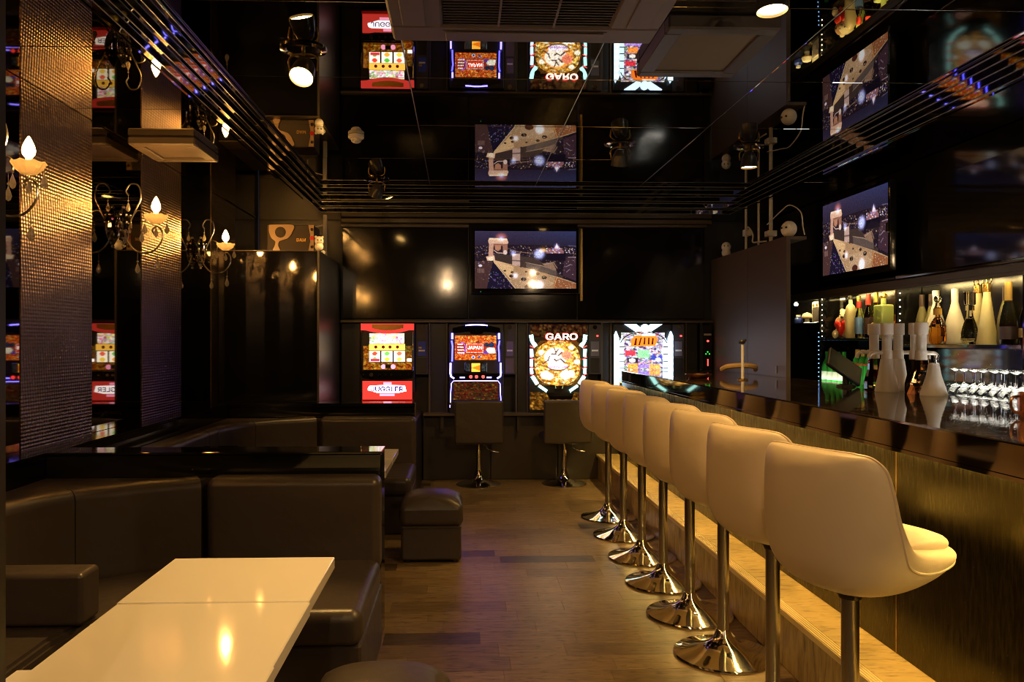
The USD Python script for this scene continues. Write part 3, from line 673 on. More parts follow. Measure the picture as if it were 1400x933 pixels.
def blotch(w, h, cols, cell=5, seed=0, blur=.7):
    """crowded printed art: many small overlapping patches of the given colours"""
    r = np.random.default_rng(seed); K = 4; im = Image.new('RGB', (w * K, h * K), cols[0]); d = ImageDraw.Draw(im)
    for _ in range(w * h):
        x, y, a, b = r.integers(0, w * K), r.integers(0, h * K), r.integers(2, cell * K // 2 + 2), r.integers(1, cell * K // 3 + 2)
        c = np.clip(np.array(cols[r.integers(0, len(cols))], float) * r.uniform(.55, 1.15), 0, 255).astype(int)
        q = [(x + a * math.cos(t_) * r.uniform(.5, 1.2), y + b * math.sin(t_) * r.uniform(.5, 1.2)) for t_ in np.linspace(0, 6.28, 6)[:-1]]
        d.polygon(q, fill=tuple(int(v) for v in c))
    return im.resize((w, h), Image.LANCZOS)

def speckle(im, seed, lo=.62, hi=1.18):
    a = np.array(im, float); r = np.random.default_rng(seed); return np.clip(a * r.uniform(lo, hi, a.shape[:2] + (1,)) + r.normal(0, 10, a.shape), 0, 255).astype(np.uint8)
# 1. red slot machine
m1 = thing('slot_machine', 'slot machine with red marquee and red lit lower panel, left of the back wall', 'slot machine', (0, 0, 0))
B = Bay(m1, -.995, .887); H1 = 93
B.box('body', 0, 73, 0, H1, 8.02, 8.29, 'black_satin', .003)
q = [(1, 93), (72, 93), (72, 84)] + [(x, 84 - 4.5 + 4.5 * ((x - 36) / 29) ** 2) for x in np.linspace(65, 8, 12)] + [(1, 84)]
mq = obj('marquee', B.shape(q, 7.985, 8.02), 'lit_red', m1, 'red curved marquee')
q = [(x, 92) for x in (16, 58)] + [(x, 87 - 3 + 3 * ((x - 37) / 21) ** 2) for x in np.linspace(58, 16, 10)]
obj('marquee_panel', B.shape(q, 7.982, 7.986), 'orange_print', mq)
B.pic('upper_art', blotch(44, 14, [(255, 250, 250), (255, 200, 235), (255, 235, 120), (250, 120, 160), (255, 255, 255), (120, 190, 120)], 5, 1), 12, 59, 66, 80, 8.017, 'lit_hot', 'bright pink and white art panel')
gb = obj('gold_bar', bb(*B.xz(12, 0)[:1], *B.xz(60, 0)[:1], 7.995, 8.02, B.xz(0, 57)[1], B.xz(0, 65.5)[1], .003), 'lamp_gold', m1)
obj('bar_lamp', [B.disc(x, 61.5, 2.1, 7.990, 7.996) for x in (21, 31, 40, 50)], 'red_plastic', gb)
for i, x in enumerate((12, 28.5, 45)):
    im = Image.new('RGB', (16, 16), (255, 245, 225)); d = ImageDraw.Draw(im)
    for k, (c1, c2) in enumerate([((60, 160, 60), (230, 60, 40)), ((240, 160, 40), (90, 180, 60)), ((240, 200, 60), (230, 90, 60))][i:i + 1] * 2):
        d.ellipse([4, 1 + 8 * k, 11, 6 + 8 * k], fill=c1 if k else c2)
    if i == 0: d.rectangle([2, 11, 14, 14], fill=(200, 40, 60))
    B.pic('reel', im, x, x + 14.5, 41.5, 56, 8.012, 'lit_hot', 'white fruit reel')
obj('reel_pillar', [bb(B.xz(x, 0)[0], B.xz(x + 1.6, 0)[0], 8.0, 8.02, B.xz(0, 41)[1], B.xz(0, 57)[1]) for x in (26.7, 43.2)], 'dark_chrome', m1)
B.pic('side_art', blotch(9, 32, [(200, 90, 20), (250, 150, 40), (120, 40, 10), (250, 190, 60)], 4, 2), 4, 11.5, 31, 63, 8.016, 'lit_dim')
B.pic('side_art', blotch(10, 32, [(190, 80, 20), (230, 160, 60), (90, 40, 20), (120, 130, 40)], 4, 3), 60.5, 69, 31, 63, 8.016, 'lit_dim')
B.pic('lower_art', blotch(60, 10, [(240, 150, 30), (210, 60, 20), (255, 200, 60), (130, 50, 10)], 4, 4), 4, 69, 31, 40.5, 8.014, 'lit_dim')
obj('side_lamp', [B.disc(31, 35, 3.2, 8.0, 8.012), B.disc(44, 35, 3.2, 8.0, 8.012)], 'lit_pink', m1)
B.box('counter_display', 33.5, 41, 33, 38, 7.998, 8.014, 'fixture_black'); B.box('lit_tag', 63, 69, 42, 46, 8.0, 8.014, 'lamp_white')
obj('chrome_trim', [bb(B.xz(x, 0)[0], B.xz(x + 1.4, 0)[0], 7.985, 8.02, B.xz(0, 30)[1], B.xz(0, 82)[1], .002) for x in (1, 70.5)] + [bb(B.xz(2, 0)[0], B.xz(71, 0)[0], 7.985, 8.02, B.xz(0, 29)[1], B.xz(0, 30.5)[1], .002)], 'chrome', m1)
bd = obj('button_deck', [B.shape([(1, 29), (72, 29), (70, 21), (50, 18), (20, 18), (3, 21)], 7.955, 8.02)], 'black_gloss', m1)
obj('button', [B.disc(x, 24.5, 1.9, 7.945, 7.956) for x in (26.5, 34.5, 42)] + [B.disc(x, 24.5, 1.3, 7.947, 7.956) for x in (54, 65, 5)], 'chrome', bd)
obj('start_lever', [B.disc(15.5, 24.5, 2.6, 7.940, 7.956)], 'fixture_black', bd)
B.box('lit_panel', 3, 69.5, -9, 15.8, 8.0, 8.02, 'lit_red', .002, 'red lit lower panel')
q = [(12, 3)] + arc2(15, 5, 5, 200, 90, 5) + [(36, 10.5), (60, 10), (62, 2), (50, -.5), (24, -.5)]
lp_ = obj('logo_plate', B.shape(q, 7.996, 8.0), 'lit_logo', m1, 'white lit logo')
obj('logo_letters', face_front(fit_text('JUGGLER', 43 * U, 6.5 * U), B.xz(14.5, 0)[0], 7.9955, B.xz(0, 1.8)[1]), 'lit_violet', lp_)
obj('logo_tag', [B.shape([(26, -4.5), (46, -4.5), (46, -1.2), (26, -1.2)], 7.996, 8.0), B.shape([(31, 11), (42, 11), (42, 14.2), (31, 14.2)], 7.996, 8.0)], 'lit_pink', m1)
B.box('foot_trim', 2, 71, -13, -9.2, 7.99, 8.02, 'red_gloss')

# 2. blue lit slot machine
m2 = thing('slot_machine', 'slot machine outlined in blue light with an orange screen, centre of the back wall', 'slot machine', (0, 0, 0))
B = Bay(m2, -.118, .685); z = lambda py: 1.4 + (466.5 - py) * U
ZZ = lambda py: (z(py) - .685) / U
B.box('body', 0, 74, 0, ZZ(443.5), 8.02, 8.29, 'black_satin', .004)
arcp = [(5 + 64 * t, ZZ(449) + 4.6 * math.sin(math.pi * t)) for t in np.linspace(0, 1, 14)]
obj('crest', [B.shape(arcp + [(x, y - 7 - 2 * math.sin(math.pi * (x - 5) / 64)) for x, y in arcp[::-1]], 7.99, 8.02), B.shape([(24, ZZ(448)), (50, ZZ(448)), (45, ZZ(456)), (37, ZZ(457)), (29, ZZ(456))], 7.975, 7.99)], 'black_gloss', m2)
obj('crest_lamp', tube([(B.xz(x, 0)[0], 7.985, B.xz(0, ZZ(445.5) + 1.0 * math.sin(math.pi * (x - 22) / 30))[1]) for x in np.linspace(22, 52, 8)], .007), 'lamp_blue_white', m2)
im = blotch(72, 44, [(215, 90, 20), (245, 130, 40), (170, 50, 15), (255, 170, 80), (190, 60, 25)], 5, 5, 1.0); d = ImageDraw.Draw(im)
d.rectangle([2, 14, 70, 32], fill=(150, 40, 20)); d.rectangle([20, 15, 48, 30], fill=(200, 190, 180)); d.rectangle([21, 16, 47, 29], fill=(215, 60, 20))
for k in range(4): d.arc([2, 12, 19, 33], 270, 90, fill=(150, 90, 190), width=2); d.line([5, 15 + 5 * k, 13 + k, 15 + 5 * k], fill=(240, 225, 220), width=2)
d.ellipse([51, 13, 58, 20], fill=(30, 40, 60)); d.ellipse([59, 12, 67, 21], fill=(30, 40, 70)); d.polygon([(50, 31), (56, 22), (68, 22), (69, 31)], fill=(225, 220, 200)); d.polygon([(48, 32), (53, 26), (58, 32)], fill=(90, 60, 140))
d.ellipse([29, 36, 34, 41], fill=(240, 240, 250)); d.ellipse([30, 37, 33, 40], fill=(30, 50, 140)); d.polygon([(40, 36), (45, 36), (42, 40)], fill=(40, 60, 150))
sc_ = B.pic('screen', speckle(im, 21), 8, 64, ZZ(492), ZZ(459), 8.014, 'lit_art', 'orange glowing screen')
obj('screen_letters', face_front(fit_text('JAPAN', 19 * U, 5 * U), B.xz(25.5, 0)[0], 8.0135, z(478)), 'lit_logo', sc_)
for x0, sgn in ((4.5, 1), (67.5, -1)):
    xa = B.xz(x0, 0)[0]
    obj('side_lamp', tube([(xa, 7.99, z(456)), (xa, 7.985, z(464))], .010), 'lamp_blue_white', m2)
    obj('side_lamp', tube([(xa - .006 * sgn, 7.99, z(466)), (xa + .004 * sgn, 7.985, z(474)), (xa, 7.985, z(484)), (xa - .002 * sgn, 7.985, z(494))], .008), 'lamp_blue', m2)
    obj('side_lamp', tube([(xa - .016 * sgn, 7.985, z(496)), (xa - .018 * sgn, 7.975, z(510)), (xa - .012 * sgn, 7.97, z(514)), (xa + .020 * sgn, 7.965, z(517))], .0095), 'lamp_blue_white', m2)
    obj('outline', tube([(xa - .022 * sgn, 7.99, z(556)), (xa - .010 * sgn, 7.99, z(524)), (xa + .010 * sgn, 7.99, z(520.5)), (B.xz(36, 0)[0], 7.99, z(520))], .0045), 'lamp_blue_white', m2)
    obj('deck_lamp', tube([(xa + .075 * sgn, 7.962, z(515.5)), (xa + .125 * sgn, 7.962, z(515.5))], .006), 'lamp_blue_white', m2)
B.box('reel_frame', 21, 51, ZZ(508.5), ZZ(496), 8.0, 8.02, 'dark_chrome')
B.pic('reel', blotch(10, 10, [(60, 60, 65), (90, 95, 90), (40, 40, 45)], 3, 6), 22.5, 29, ZZ(507.5), ZZ(497), 7.998, 'lit_dim'); B.pic('reel', blotch(10, 10, [(60, 60, 65), (90, 95, 90), (40, 40, 45)], 3, 7), 43.5, 50, ZZ(507.5), ZZ(497), 7.998, 'lit_dim')
im = Image.new('RGB', (12, 12), (255, 180, 60)); ImageDraw.Draw(im).polygon([(0, 6), (12, 2), (12, 10)], fill=(220, 110, 20))
B.pic('reel', im, 30.5, 42, ZZ(508), ZZ(496.5), 7.997, 'lit_art')
bd = B.box('button_deck', 4, 69, ZZ(519), ZZ(510), 7.965, 8.02, 'black_gloss', .004)
obj('stop_button', [B.disc(x, ZZ(514.5), 2.3, 7.955, 7.966) for x in (29.5, 37, 46)], 'lamp_red', bd)
B.pic('lower_art', blotch(60, 26, [(70, 35, 18), (120, 40, 20), (60, 60, 30), (140, 90, 30), (90, 25, 20)], 5, 8), 6, 67, ZZ(546), ZZ(522), 8.014, 'lit_dim', 'dim brown and red dragon-like art')
B.box('foot_panel', 2, 71, 0, ZZ(548), 7.99, 8.02, 'black_satin')
obj('door_knob', [B.disc(2, ZZ(551), 1.6, 7.975, 8.02)], 'gold_metal', m2)

# 3. golden pinball machine
m3_ = thing('pinball_machine', 'golden pinball machine with glowing red-edged letters GARO', 'pinball machine', (0, 0, 0))
B = Bay(m3_, .683, .685)
B.box('body', 0, 81, 0, ZZ(443.5), 8.04, 8.29, 'black_satin', .004)
B.pic('top_art', blotch(60, 12, [(50, 20, 12), (90, 40, 20), (130, 90, 40), (30, 14, 10)], 4, 9), 2, 79, ZZ(462), ZZ(444), 8.035, 'lit_dim')
obj('lettering', face_front(fit_text('GARO', 43 * U, 9 * U, .016), B.xz(22.5, 0)[0], 8.01, z(465)), 'lit_letters', m3_, 'glowing letters')
obj('letter_backing', face_front(fit_text('GARO', 44.6 * U, 10.2 * U, .006), B.xz(21.7, 0)[0], 8.022, z(465.6)), 'lamp_red', m3_)
im = blotch(72, 76, [(200, 120, 20), (250, 180, 50), (255, 215, 110), (150, 80, 10), (110, 60, 8), (255, 235, 190)], 7, 10, 1.2); d = ImageDraw.Draw(im)
def spot(x, y, r, c): d.ellipse([x - r, y - r * .9, x + r, y + r * .9], fill=c)
for x, y, r in ((17, 58, 7), (23, 60, 6), (48, 58, 8), (56, 56, 6), (66, 36, 4), (11, 20, 4), (57, 12, 4)): spot(x, y, r, (255, 250, 225))
spot(36, 30, 23, (235, 150, 60)); spot(33, 28, 17, (255, 235, 215)); spot(50, 25, 8, (225, 120, 90))
d = ImageDraw.Draw(im)
for p in ([(14, 38), (22, 32), (24, 26)], [(30, 12), (33, 20), (38, 14)], [(26, 22), (34, 22)], [(42, 20), (36, 26)], [(40, 30), (46, 36), (54, 38)], [(30, 30), (34, 34), (40, 30)]): d.line(p, fill=(40, 25, 25), width=2)
for k, c in enumerate(((250, 240, 255), (200, 160, 225), (250, 245, 255))): d.rectangle([22, 40 + 3 * k, 50, 42 + 3 * k], fill=c)
d.arc([16, 24, 56, 50], 20, 160, fill=(90, 50, 10), width=2); im = im.filter(ImageFilter.GaussianBlur(.6))
a = np.array(im); yy, xx = np.mgrid[0:76, 0:72]; e = np.abs((xx - 36) / 35.5) ** 2.8 + np.abs((yy - 38) / 37.5) ** 2.8
a = speckle(a, 22); a[e > 1] = (60, 35, 10)
B.pic('playfield', a, 7, 70, ZZ(527), ZZ(466), 8.030, 'lit_hot', 'golden round playfield')
ringp = [(38.5 + 31.5 * np.sign(math.cos(t)) * abs(math.cos(t)) ** .72, ZZ(496.5) + 30 * np.sign(math.sin(t)) * abs(math.sin(t)) ** .72) for t in np.linspace(0, 2 * math.pi, 49)]
obj('playfield_rim', tube([(*B.xz(x, 0)[:1], 8.022, B.xz(0, zz)[1]) for x, zz in ringp], .006), 'gold_metal', m3_)
segs = [(2.5, 458, 470, 6), (3.0, 476, 488, 3.0), (2.8, 490, 501, 3.0), (3.0, 503, 512, 3.0)]
for sx in (0, 1):
    fx = lambda x: x if sx == 0 else 79 - x
    for k, (pts, w) in enumerate((([(2.5, 458), (4, 466), (9, 474)], .021), ([(3, 477), (3.5, 488)], .017), ([(3, 491), (3, 501)], .016), ([(3, 503), (3.5, 511)], .016), ([(4, 514), (11, 525)], .020), ([(13, 527), (24, 534.5)], .015))):
        obj('side_lamp', tube([(B.xz(fx(x), 0)[0], 8.012, z(y)) for x, y in pts], w, 8, 3), 'lamp_cyan' if k in (0, 4, 5) or sx else 'lamp_ice', m3_)
    obj('lamp_gap', [tube([(B.xz(fx(1), 0)[0], 8.0, z(y)), (B.xz(fx(7), 0)[0], 8.0, z(y + 3))], .004) for y in (473, 488.5, 501, 511)], 'lamp_red', m3_)
    obj('corner_hole', B.disc(fx(10.5), ZZ(465), 4.2, 8.0, 8.02), 'cap_black', m3_)
obj('start_pocket', lathe([(0, 0), (.038, 0), (.046, .03), (.02, .035), (0, .035)], 16, (B.xz(40, 0)[0], 7.99, z(531))), 'gold_metal', m3_)
obj('ball_tray', B.shape([(22, ZZ(536)), (60, ZZ(536)), (56, ZZ(545)), (27, ZZ(545))], 7.93, 8.04), 'black_gloss', m3_)
B.pic('lower_art', blotch(60, 18, [(60, 35, 10), (150, 90, 20), (210, 150, 50), (90, 50, 12)], 4, 12), 1, 80, ZZ(560), ZZ(536), 8.036, 'lit_dim')
obj('handle', [B.disc(70, ZZ(552), 4.5, 7.97, 8.04)], 'chrome', m3_)

# 4. ice blue pinball machine
m4 = thing('pinball_machine', 'pinball machine with white and ice-blue lamps, right of the back wall', 'pinball machine', (0, 0, 0))
B = Bay(m4, 1.536, .685)
B.box('body', 0, 80, 0, ZZ(443.5), 8.04, 8.29, 'black_satin', .004)
im = blotch(64, 84, [(235, 240, 255), (150, 170, 240), (240, 150, 140), (130, 60, 150), (250, 230, 240), (90, 130, 90), (60, 50, 90), (255, 255, 255)], 6, 13, .8); d = ImageDraw.Draw(im)
d.rectangle([6, 34, 20, 42], fill=(210, 50, 60)); d.rectangle([24, 32, 40, 46], fill=(120, 200, 130)); d.rectangle([9, 47, 24, 55], fill=(40, 30, 40)); d.ellipse([12, 48, 20, 55], fill=(255, 240, 230))
d.polygon([(42, 50), (46, 40), (52, 46), (58, 40), (60, 52)], fill=(50, 60, 150)); d.ellipse([50, 47, 57, 54], fill=(255, 240, 240)); d.rectangle([10, 58, 24, 68], fill=(250, 140, 60)); d.rectangle([40, 60, 56, 68], fill=(250, 150, 70)); d.rectangle([25, 60, 40, 66], fill=(130, 110, 220))
d.rectangle([0, 72, 64, 76], fill=(180, 140, 240)); im = im.filter(ImageFilter.GaussianBlur(.5))
B.pic('playfield', speckle(im, 23), 10, 70, ZZ(516), ZZ(455), 8.030, 'lit_hot', 'colourful lit playfield')
for sx in (0, 1):
    fx = lambda x: x if sx == 0 else 80 - x
    for pts in ([(14, 443.5), (30, 443.5), (38, 450), (36, 454), (30, 454)],):
        obj('wing_lamp', B.shape([(fx(x), ZZ(y)) for x, y in (pts if sx == 0 else pts[::-1])], 8.0, 8.03), 'lamp_ice', m4)
    obj('pillar', B.shape([(fx(x), ZZ(y)) for x, y in [(0, 530), (0, 459), (2.5, 453), (6, 462), (6.5, 530)]], 7.99, 8.035), 'lamp_ice', m4)
    obj('pillar_knot', [B.disc(fx(3.2), ZZ(y), 3.0, 7.98, 7.991) for y in (464, 473, 481, 489, 497, 505, 513)], 'lamp_white', m4)
    obj('inner_pillar', B.shape([(fx(x), ZZ(y)) for x, y in [(7.5, 512), (7.5, 468), (10, 462), (13, 468), (13, 512)]], 8.0, 8.030), 'lamp_ice', m4)
    obj('inner_band', [bb(min(B.xz(fx(7), 0)[0], B.xz(fx(13.5), 0)[0]), max(B.xz(fx(7), 0)[0], B.xz(fx(13.5), 0)[0]), 7.996, 8.002, z(y + 1.2), z(y)) for y in (474, 484, 494, 503)], 'label_dark', m4)
obj('crown_lamp', B.disc(44 - 2, ZZ(449), 5.5, 7.99, 8.03), 'lamp_ice', m4)
obj('arch', tube([(B.xz(40 + 32 * math.cos(t), 0)[0], 8.0, z(472) + 18 * U * math.sin(t)) for t in np.linspace(.15, math.pi - .15, 16)], .006), 'chrome', m4)
obj('title_plate', B.shape([(24, ZZ(474)), (23, ZZ(465)), (30, ZZ(459)), (56, ZZ(458)), (60, ZZ(464)), (56, ZZ(473))], 8.010, 8.030), 'lit_orange', m4)
obj('title_stroke', [B.shape(p, 8.004, 8.011) for p in ([(27, ZZ(472)), (29, ZZ(463)), (31, ZZ(463)), (30, ZZ(472))], [(33, ZZ(472)), (36, ZZ(462)), (37.5, ZZ(462)), (35, ZZ(472))], [(40, ZZ(471)), (41, ZZ(462)), (42.5, ZZ(462)), (42, ZZ(471))], [(46, ZZ(471)), (46.5, ZZ(462)), (48, ZZ(462)), (48, ZZ(471))], [(51, ZZ(471)), (52, ZZ(462)), (54, ZZ(463)), (53, ZZ(471))])], 'cap_red', m4)
B.box('title_light', 38, 56, ZZ(460), ZZ(457), 8.0, 8.03, 'lamp_white', .003)
B.box('upper_tray', 7, 42, ZZ(523), ZZ(515), 7.97, 8.04, 'lamp_gold', .006); B.box('ball_tray', 6, 74, ZZ(545), ZZ(524), 7.95, 8.04, 'black_gloss', .006)

# slim card units beside the machines
def card_unit(x, w, label, variant):
    t = thing('card_unit', label, 'card unit', (x, 0, 0), 0, 'slim card units between the machines')
    obj('case', bb(0, w, 8.06, 8.29, z(512), z(443.5), .003), 'ac_dark', t)
    obj('badge', [cyl(.021, .01, (w / 2, 8.055, z(447.5)), 'y'), ], 'dark_chrome', t)
    obj('panel', bb(w * .18, w * .82, 8.054, 8.06, z(487), z(467), .001), 'blue_glaze' if variant == 0 else 'ac_plastic', t)
    obj('slot', bb(w * .25, w * .75, 8.050, 8.054, z(480.5), z(478.5)), 'steel_white', t)
    if variant == 0: obj('marker', bb(w * .25, w * .5, 8.050, 8.054, z(477), z(474.5)), 'gold_print', t)
    if variant in (2, 3): obj('status_light', cyl(.010, .008, (w * .7, 8.053, z(459.5)), 'y'), 'lamp_red', t)
    obj('lower_door', bb(w * .12, w * .88, 8.054, 8.06, z(510), z(490), .002), 'taupe' if variant == 1 else 'black_satin', t)
card_unit(-.452, .125, 'slim card unit right of the red slot machine', 0)
card_unit(.432, .115, 'slim card unit right of the blue-lit slot machine', 1)
card_unit(1.285, .128, 'slim card unit with red light, right of the golden pinball machine', 2)
card_unit(2.135, .125, 'slim card unit with red light, right of the ice-blue pinball machine', 3)
ld = thing('data_display', 'dark slim display with red and green lights beside the grey column', 'display', (2.43, 0, 0))
obj('case', bb(0, .095, 8.0, 8.2, 1.111, 1.56, .003), 'black_gloss', ld); obj('red_light', [ball(.012, (.05, 7.998, 1.40), n=1)] + [bb(.044, .056, 7.996, 8.0, 1.15, 1.22)], 'lamp_red', ld)
obj('green_light', [ball(.008, (.03 + .018 * k, 7.998, 1.27 + .02 * (k % 2)), n=1) for k in range(3)], 'lamp_green', ld); obj('name_plate', bb(.01, .085, 7.996, 8.0, 1.455, 1.475), 'grey_card', ld)

# ================================================================== TELEVISIONS
def night_bridge():
    W, Hh, S = 224, 127, 5; r = np.random.default_rng(3)
    T = lambda pts: [((x - 110) / 1165 * W * S, (y - 90) / 660 * Hh * S) for x, y in pts]
    yy, xx = np.mgrid[0:Hh * S, 0:W * S] / (Hh * S)
    g = np.zeros((Hh * S, W * S, 3)); k = np.clip(yy * 2.4, 0, 1)[..., None]
    g[:] = np.array([58, 50, 78]) * (1 - k) + np.array([38, 26, 36]) * k; g += np.clip(xx[..., None] - .7, 0, 1) * np.array([-8, 4, 14]) * (1 - k)
    im = Image.fromarray(np.clip(g, 0, 255).astype(np.uint8)); d = ImageDraw.Draw(im)
    P_ = lambda pts, c: d.polygon(T(pts), fill=c)
    def L(pts, c, w=1): d.line(T(pts), fill=c, width=int(w * S * .8), joint='curve')
    def E_(x, y, a, b, c): (x0, y0), (x1, y1) = T([(x - a, y - b), (x + a, y + b)]); d.ellipse([x0, y0, x1, y1], fill=c)
    P_([(110, 262), (450, 250), (900, 250), (1275, 270), (1275, 750), (110, 750)], (36, 25, 34))
    P_([(110, 440), (300, 430), (330, 470), (260, 750), (110, 750)], (74, 48, 46)); P_([(1140, 390), (1275, 370), (1275, 660), (1120, 600)], (64, 42, 52))
    for _ in range(900):
        x, y = r.uniform(110, 1275), 262 + abs(r.normal(0, 150)); w = r.uniform(2, 7); q = r.uniform(.25, 1) ** 1.5
        c = [(255, 220, 190), (165, 165, 240), (235, 170, 125), (150, 100, 120), (90, 70, 110)][r.integers(0, 5)]
        E_(x, y, w, w * .6, tuple(int(v * q) for v in c))
    P_([(850, 345), (1150, 340), (1150, 430), (900, 420)], (24, 17, 30))
    P_([(320, 445), (575, 750), (250, 750), (290, 560)], (30, 22, 42))
    for _ in range(70):
        x, y = r.uniform(270, 540), r.uniform(560, 748)
        if (y - 445) > (x - 320) * 1.2: E_(x, y, r.uniform(2, 6), 3, tuple(int(v * r.uniform(.4, 1)) for v in (215, 205, 255)))
    P_([(340, 350), (560, 370), (800, 395), (1050, 560), (1130, 610), (1100, 640), (700, 540), (340, 440)], (66, 50, 46))
    P_([(700, 455), (880, 480), (1050, 545), (1050, 600), (700, 520)], (92, 76, 70))
    for k in range(16): x = 705 + k * 20; L([(x, 470 + k * 6), (x, 530 + k * 6)], (118, 98, 86), .7)
    P_([(318, 425), (400, 440), (700, 522), (1060, 620), (1275, 690), (1275, 750), (575, 750)], (176, 136, 98)); P_([(318, 425), (400, 440), (560, 500), (520, 640)], (222, 178, 128)); P_([(620, 600), (900, 600), (1010, 700), (860, 750), (640, 750)], (190, 152, 116))
    P_([(1035, 622), (1275, 690), (1275, 750), (1005, 750)], (148, 88, 54)); L([(1050, 625), (1012, 750)], (225, 160, 90), 1.6)
    L([(325, 440), (575, 748)], (250, 215, 160), 1.2); L([(330, 425), (700, 518), (1060, 615), (1275, 688)], (215, 170, 125), 1.4); L([(690, 448), (880, 488), (1040, 540)], (226, 184, 146), 1.2)
    P_([(880, 462), (1025, 443), (1062, 512), (1025, 545), (940, 510)], (140, 108, 88)); P_([(1005, 448), (1040, 446), (1070, 520), (1045, 530)], (58, 40, 40)); L([(900, 478), (1010, 445), (1055, 515)], (205, 165, 130), 1)
    P_([(540, 352), (630, 350), (630, 492), (540, 480)], (196, 160, 146)); P_([(540, 420), (630, 425), (630, 440), (540, 435)], (120, 95, 90))
    # gate tower
    P_([(278, 172), (480, 178), (496, 222), (486, 240), (272, 236), (264, 205)], (224, 178, 150)); P_([(278, 172), (480, 178), (484, 192), (276, 190)], (246, 208, 178))
    P_([(275, 236), (328, 238), (326, 300), (322, 400), (268, 410)], (204, 152, 128)); P_([(430, 240), (486, 240), (482, 352), (436, 360)], (160, 108, 88)); P_([(328, 238), (430, 240), (430, 262), (328, 260)], (150, 98, 78))
    P_([(338, 255), (412, 255), (408, 300), (378, 322), (342, 305)], (186, 126, 98)); P_([(328, 262), (338, 260), (345, 310), (378, 325), (412, 305), (420, 262), (430, 262), (436, 360), (322, 340)], (52, 34, 40))
    L([(330, 310), (370, 340), (440, 345)], (238, 205, 185), 2.2); E_(460, 335, 22, 26, (232, 200, 190)); P_([(240, 385), (335, 370), (345, 430), (255, 432)], (236, 186, 156)); E_(297, 408, 30, 22, (255, 226, 190))
    L([(430, 248), (500, 292), (600, 325), (780, 350)], (140, 108, 96), 1.1)
    for k in range(14): x = 520 + k * 19; E_(x, 320 + k * 2, 3, 6, (170, 135, 115))
    P_([(930, 320), (960, 285), (1000, 300), (1035, 262), (1070, 262), (1100, 290), (1130, 318), (1130, 345), (930, 345)], (150, 98, 104)); P_([(1030, 290), (1050, 225), (1072, 290)], (210, 150, 150))
    for _ in range(40): E_(r.uniform(930, 1250), r.uniform(285, 345), r.uniform(3, 8), 5, tuple(int(v) for v in r.choice([[240, 190, 190], [150, 150, 255], [255, 230, 210]], 1)[0]))
    for x, y, a in ((455, 545, 15), (540, 562, 18), (530, 605, 25), (670, 640, 32), (700, 556, 13), (830, 578, 20), (905, 621, 30), (640, 500, 9), (1075, 590, 12)): E_(x, y, a, a * .62, (46, 28, 24)); E_(x + a * .3, y - a * .2, a * .5, a * .25, (88, 64, 58))
    E_(730, 728, 48, 28, (74, 38, 30))
    for _ in range(160):
        x = r.uniform(400, 1250); y = r.uniform(455 + (x - 400) * .25, 745); q = r.uniform(.5, 1)
        if (y - 440) < (x - 318) * 1.25: E_(x, y, 4, 3, tuple(int(v * q) for v in (255, 236, 200)))
    for k in range(5): L([(150 + k * 16, 520), (150 + k * 16, 570)], (222, 178, 160), .8)
    E_(175, 488, 22, 14, (226, 210, 220)); L([(1180, 390), (1270, 388)], (235, 200, 210), 1.4); L([(1150, 500), (1215, 470)], (205, 190, 215), 1.2); L([(1160, 560), (1200, 525)], (190, 170, 190), 1.2); L([(1180, 255), (1270, 262)], (150, 150, 200), 1)
    halo = Image.new('RGB', im.size); d = ImageDraw.Draw(halo)
    E_(415, 160, 60, 40, (120, 50, 20))
    for x, y, a in ((415, 178, 24), (553, 345, 27), (850, 352, 58), (1050, 268, 22), (850, 705, 44), (575, 600, 26)): E_(x, y, a, a * .92, (170, 185, 255))
    halo = np.array(halo.filter(ImageFilter.GaussianBlur(2.6 * S)), float)
    out = np.array(im, float) + halo
    out = np.clip(out, 0, 255).astype(np.uint8)
    out = np.array(Image.fromarray(out).resize((W, Hh), Image.LANCZOS), float); out *= r.uniform(.86, 1.12, (Hh, W, 1))
    return np.clip(out, 0, 255).astype(np.uint8)
NB = night_bridge()
t = thing('television', 'wall television showing a lit bridge at night, centre of the back wall', 'television', (.648, 8.05, 2.205))
obj('casing', [rb(-.552, .552, -.012, .045, -.332, .333, .008), bb(-.30, .30, .045, .079, -.2, .2, .004)], 'black_gloss', t); cas = t.GetChildren()[0]
picture('screen', NB, 1.016, .575, 'tv_picture', t, (0, -.0128, .008), label='glowing picture of a bridge at night')
obj('standby_light', bb(-.452, -.446, -.0135, -.011, -.315, -.309), 'lamp_green', cas)
obj('side_trim', bb(.535, .551, -.0145, -.0115, -.33, .33), 'black_satin', t)
obj('side_strip', bb(.535 + .02, .535 + .045, .02, .04, -.40, .33, .002), 'gold_metal', t)
t = thing('television', 'television on the right wall above the bottle shelves showing a night bridge', 'television', (2.965, 5.985, 2.205))
obj('casing', [rb(-.002, .05, -.523, .523, -.318, .318, .008), bb(.05, .18, -.25, .25, -.2, .2, .004)], 'black_gloss', t)
picture('screen', NB, 1.005, .57, 'tv_picture', t, (-.003, 0, .012), face='left', label='glowing picture of a bridge at night')
obj('remote_sensor', bb(-.012, .002, -.512, -.488, -.045, .02, .002), 'fixture_black', t)

